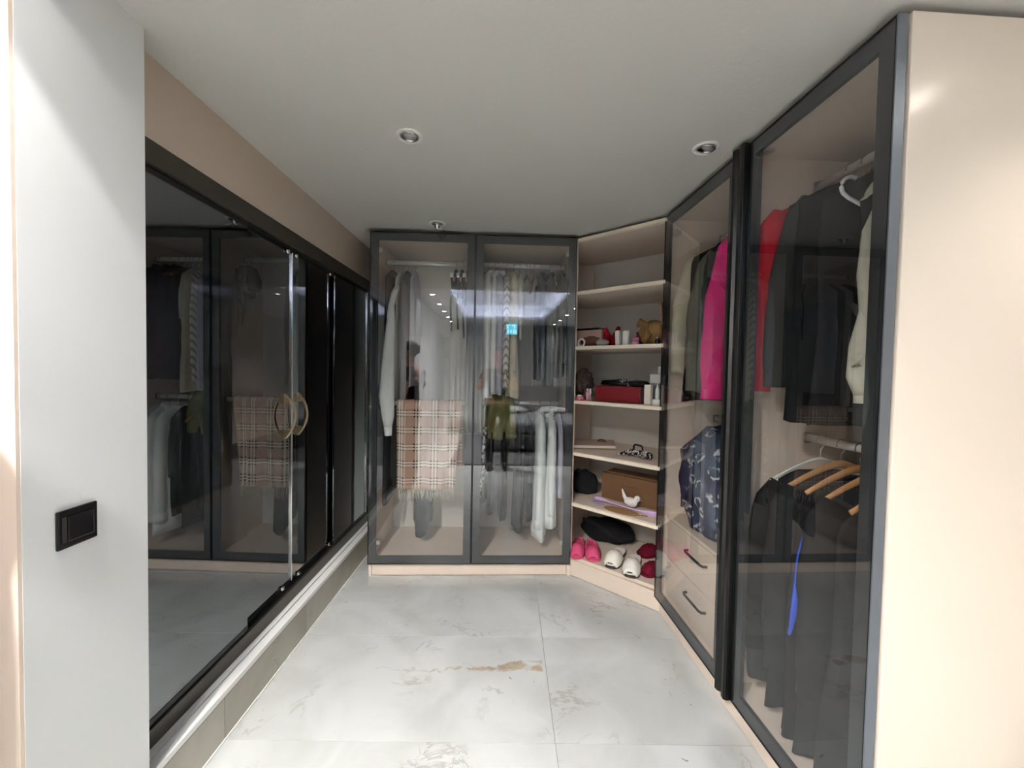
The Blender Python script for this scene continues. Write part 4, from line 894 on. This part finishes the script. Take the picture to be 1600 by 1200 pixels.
# ------------------------------------------------------------------ bedroom behind the camera (seen only in the glass)
def curtain(x0, x1, y, label, mat, n):
    t = thing('curtain', label, 'curtain', ((x0+x1)/2, y, 0), 0, None); hw = (x1-x0)/2
    MB().sheet(lambda u, v: (-hw+2*hw*u, .035*math.sin(u*n*2*PI)+.01*math.sin(u*n*5+v*3), .02+2.28*v), int(n*12), 6, .006).build('fabric', mat, t, True)
    MB().box(-hw, hw, -.04, .045, 2.30, 2.335).build('header', mat, t)
c_cgrey = cloth('curtain_grey', (150, 152, 152), .08); c_csheer = cloth('curtain_white', (228, 228, 224), .05)
curtain(.22, 1.10, -3.55, 'grey floor-length curtain reflected in the right glass door', c_cgrey, 9)
curtain(1.12, 2.05, -3.55, 'second grey curtain right of the first one', c_cgrey, 9)
curtain(-.95, .20, -3.58, 'white sheer curtain on the rear bedroom wall', c_csheer, 12)
ds = thing('digital_display', 'small cyan digital display hung from the bedroom ceiling, mirrored in the glass', 'display', (.36, -3.30, 2.24))
MB().box(-.125, .125, -.02, .0, -.14, .105).build('casing', black_plastic, ds, bevel=.004)
MB().box(-.115, .115, .0, .003, -.13, .095).build('screen', M('screen_cyan', (40, 190, 226), .4, emit=2.6), ds)
sg_ = MB()
for (a0, a1, b0, b1) in ((-.09, -.03, .05, .07), (-.09, -.07, .0, .05), (.0, .07, .05, .07), (.05, .07, .0, .05), (-.09, -.06, -.10, -.03), (-.03, .0, -.10, -.03), (.03, .06, -.10, -.03), (.08, .10, -.10, -.03)):
    sg_.box(a0, a1, .003, .005, b0, b1)
sg_.build('segments', M('screen_pale', (170, 240, 250), .4, emit=4), ds)
MB().tube([(0, -.01, .105), (0, -.01, .115)], .01, 8).build('bracket', chrome, ds)
ac = thing('air_conditioner', 'white wall air conditioner above the sheer curtain', 'air conditioner', (-1.068, -2.9, 2.02))
MB().box(.0, .20, -.40, .40, 0, .28).build('casing', white_plastic, ac, bevel=.02); MB().box(.14, .202, -.36, .36, .005, .03).build('louvre', clear_plastic, ac)
cab = thing('cabinet', 'white two-door cabinet front on the bedroom wall', 'cabinet', (-1.0665, -.84, 0))
for i, (y0, y1) in enumerate(((-.62, -.002), (.002, .62))):
    d = MB().box(.0, .02, y0, y1, .06, 2.28).build('door', M('gloss_white', (238, 239, 238), .25), cab, bevel=.003)
    yy = (-.05, .05)[i]; MB().tube([(.02, yy, 1.08), (.045, yy, 1.12), (.045, yy, 1.30), (.02, yy, 1.34)], .008, 8).build('handle', steel_edge, d, True)
MB().box(.0, .018, -.62, .62, .0, .058).build('plinth', white_plastic, cab)
bd = thing('bed', 'dark grey upholstered bed in the bedroom', 'bed', (.80, -2.42, 0))
m_bed = cloth('bed_grey', (58, 59, 62)); m_sheet = cloth('bed_cover', (84, 85, 88))
MB().box(-.85, .85, -.95, 1.0, .06, .30).build('base', m_bed, bd, bevel=.02); MB().box(-.82, .82, -.93, .98, .30, .50).build('mattress', m_sheet, bd, bevel=.05); MB().box(-.88, .88, -1.03, -.95, .0, 1.05).build('headboard', m_bed, bd, bevel=.03)
for sg in (-1, 1): MB().ell((sg*.42, -.68, .56), (.32, .2, .08), 18, 10).build('pillow', c_cgrey, bd, True)
for (a, c) in ((-.78, -.88), (-.78, .93), (.78, -.88), (.78, .93)): MB().box(a-.03, a+.03, c-.03, c+.03, .014, .06).build('foot', black_plastic, bd)
rg = thing('rug', 'large charcoal rug added to dull the floor mirrored in the glass', 'rug', (.95, -1.85, 0))  # added to darken the bedroom floor and its reflection in the doors
MB().box(-1.55, 1.85, -1.5, 1.30, .001, .012).build('pile', cloth('rug_charcoal', (66, 66, 68)), rg, bevel=.003); MB().box(-1.57, 1.87, -1.52, 1.32, .0005, .008).build('border', cloth('rug_border', (48, 48, 50)), rg)
# ------------------------------------------------------------------ people seen as reflections
def skin_obj(name, verts, edges, radii, mat, parent, root=0, sub=2):
    me = bpy.data.meshes.new(name); me.from_pydata(verts, edges, []); me.materials.append(mat)
    o = bpy.data.objects.new(name, me); COL.objects.link(o); o.parent = parent
    sk = o.modifiers.new('skin', 'SKIN'); sk.use_smooth_shade = True
    if not me.skin_vertices: me.skin_vertices.new()
    d = me.skin_vertices[0].data
    for i, r in enumerate(radii): d[i].radius = r if isinstance(r, tuple) else (r, r)
    d[root].use_root = True
    su = o.modifiers.new('sub', 'SUBSURF'); su.levels = sub; su.render_levels = sub
    return o
skin_m = M('skin', (196, 148, 122), .55); hair_m = M('hair_black', (22, 18, 17), .5, bump=.5, bscale=150); tee = cloth('tshirt_black', (16, 16, 18)); leg_m = cloth('leggings_black', (20, 20, 22)); phone_m = M('phone_black', (14, 14, 16), .2)
def person(label, loc, rz, arms, hair_long):
    t = thing('person', label, 'person', loc, rz)
    V = []; E = []; R = []
    def ch(pts, start=None):
        prev = start
        for p, r in pts:
            V.append(p); R.append(r); i = len(V)-1
            if prev is not None: E.append((prev, i))
            prev = i
        return prev
    pel = ch([((0, 0, .90), (.145, .10))]); che = ch([((0, 0, 1.05), (.125, .09)), ((0, 0, 1.22), (.145, .10)), ((0, -.005, 1.335), (.11, .07))], pel); top = che
    nk = ch([((0, .0, 1.40), .055), ((0, .012, 1.45), .052), ((0, .028, 1.50), (.066, .078)), ((0, .026, 1.56), (.076, .092)), ((0, .016, 1.615), (.07, .085)), ((0, .006, 1.655), (.04, .05))], che)
    ch([((0, .118, 1.535), .012), ((0, .135, 1.522), .010)], nk-2)
    for sg in (-1, 1):
        ch([((sg*.082, .015, 1.55), (.010, .018)), ((sg*.092, .008, 1.555), (.008, .02))], nk-2)
        ch([((sg*.095, 0, .82), .085), ((sg*.105, .01, .48), .056), ((sg*.105, -.015, .30), .055), ((sg*.105, -.02, .09), .036), ((sg*.105, .03, .035), (.035, .03)), ((sg*.11, .12, .025), (.038, .022)), ((sg*.11, .17, .02), (.03, .016))], pel)
        el, wr = arms[0 if sg < 0 else 1]
        sh = (sg*.165, 0, 1.315)
        wi = ch([(sh, .055), (tuple((Vector(sh)+Vector(el))/2), .045), (el, .037), (tuple((Vector(el)+Vector(wr))/2), .034), (wr, .024)], top)
        dv_ = (Vector(wr)-Vector(el)).normalized(); pm = Vector(wr)+dv_*.055
        pi_ = ch([(tuple(pm), (.034, .018))], wi)
        side = dv_.cross(Vector((0, 0, 1))); side = side.normalized() if side.length > .1 else Vector((1, 0, 0))
        upv = side.cross(dv_)
        for k, off in enumerate((-.027, -.009, .009, .027)):
            ln = (.066, .078, .074, .058)[k]; b0 = pm+dv_*.028+side*off
            ch([(tuple(b0), .0095), (tuple(b0+dv_*ln*.5-upv*.006), .0088), (tuple(b0+dv_*ln*.85-upv*.026), .008)], pi_)
        b0 = pm-dv_*.01+side*(-.036*sg)
        ch([(tuple(b0), .011), (tuple(b0+dv_*.025+side*(-.018*sg)), .0095), (tuple(b0+dv_*.052+side*(-.02*sg)-upv*.008), .0085)], pi_)
    body = skin_obj('body', V, E, R, skin_m, t, pel)
    # shirt
    v = [(0, 0, .88), (0, 0, 1.05), (0, 0, 1.22), (0, -.005, 1.335), (0, 0, 1.375)]; r = [(.165, .118), (.142, .106), (.162, .116), (.125, .084), (.065, .065)]; e = [(0, 1), (1, 2), (2, 3), (3, 4)]
    for sg in (-1, 1):
        el = Vector(arms[0 if sg < 0 else 1][0]); sh = Vector((sg*.165, 0, 1.315)); n0 = len(v); v += [tuple(sh), tuple(sh+(el-sh)*.55)]; r += [.072, .064]; e += [(3, n0), (n0, n0+1)]
    skin_obj('tshirt', v, e, r, tee, t)
    v = [(0, 0, .94), (0, 0, .88)]; r = [(.152, .108), (.160, .116)]; e = [(0, 1)]
    for sg in (-1, 1):
        n0 = len(v); v += [(sg*.095, 0, .80), (sg*.105, .01, .48), (sg*.105, -.015, .30), (sg*.105, -.02, .05)]; r += [.098, .066, .064, .052]; e += [(1, n0), (n0, n0+1), (n0+1, n0+2), (n0+2, n0+3)]
    skin_obj('leggings', v, e, r, leg_m, t)
    hm = MB().ell((0, .004, 1.585), (.092, .108, .098), 24, 14, lambda d: 1 if (d.y < .35 or d.z > .35) else .78); hm.build('hair', hair_m, t, True)
    if hair_long: MB().tube([(0, -.08, 1.58), (0, -.10, 1.50), (0, -.10, 1.40)], [.06, .07, .05], 14, .6).build('hair_tail', hair_m, t, True)
    for sg in (-1, 1):
        MB().ell((sg*.030, .108, 1.562), (.011, .007, .006), 10, 6).build('eye', M('eye_dark', (40, 30, 28), .2), t, True)
        MB().prism([(sg*.105-.045, -.06), (sg*.105+.045, -.06), (sg*.115+.048, .13), (sg*.112+.02, .20), (sg*.112-.025, .20), (sg*.115-.048, .12)], .0, .065).build('slipper', black_plastic, t, bevel=.008)
    MB().tube([(-.022, .113, 1.498), (0, .119, 1.496), (.022, .113, 1.498)], .005, 8).build('lips', M('lips', (170, 92, 88), .5), t, True)
    return t
person('person in black holding a phone up to take the photograph', (.05, -.40, 0), 0,
       (((-.27, .08, 1.10), (-.20, .27, 1.25)), ((.24, .10, 1.10), (.06, .28, 1.25))), True)
ph_ = thing('phone', 'black smartphone held sideways by the photographer', 'phone', (-.055, -.03, CAMH-.004))
MB().box(-.075, .075, -.008, 0, -.036, .036).build('phone_body', phone_m, ph_, bevel=.004); MB().box(.035, .07, -.0005, .003, -.01, .03).build('camera_bump', phone_m, ph_, bevel=.003)
person('person in a black T-shirt standing in the side doorway', (-1.0, .34, 0), PI*.5,
       (((-.26, .02, 1.08), (-.24, .12, .86)), ((.26, .02, 1.08), (.24, .14, .86))), False)
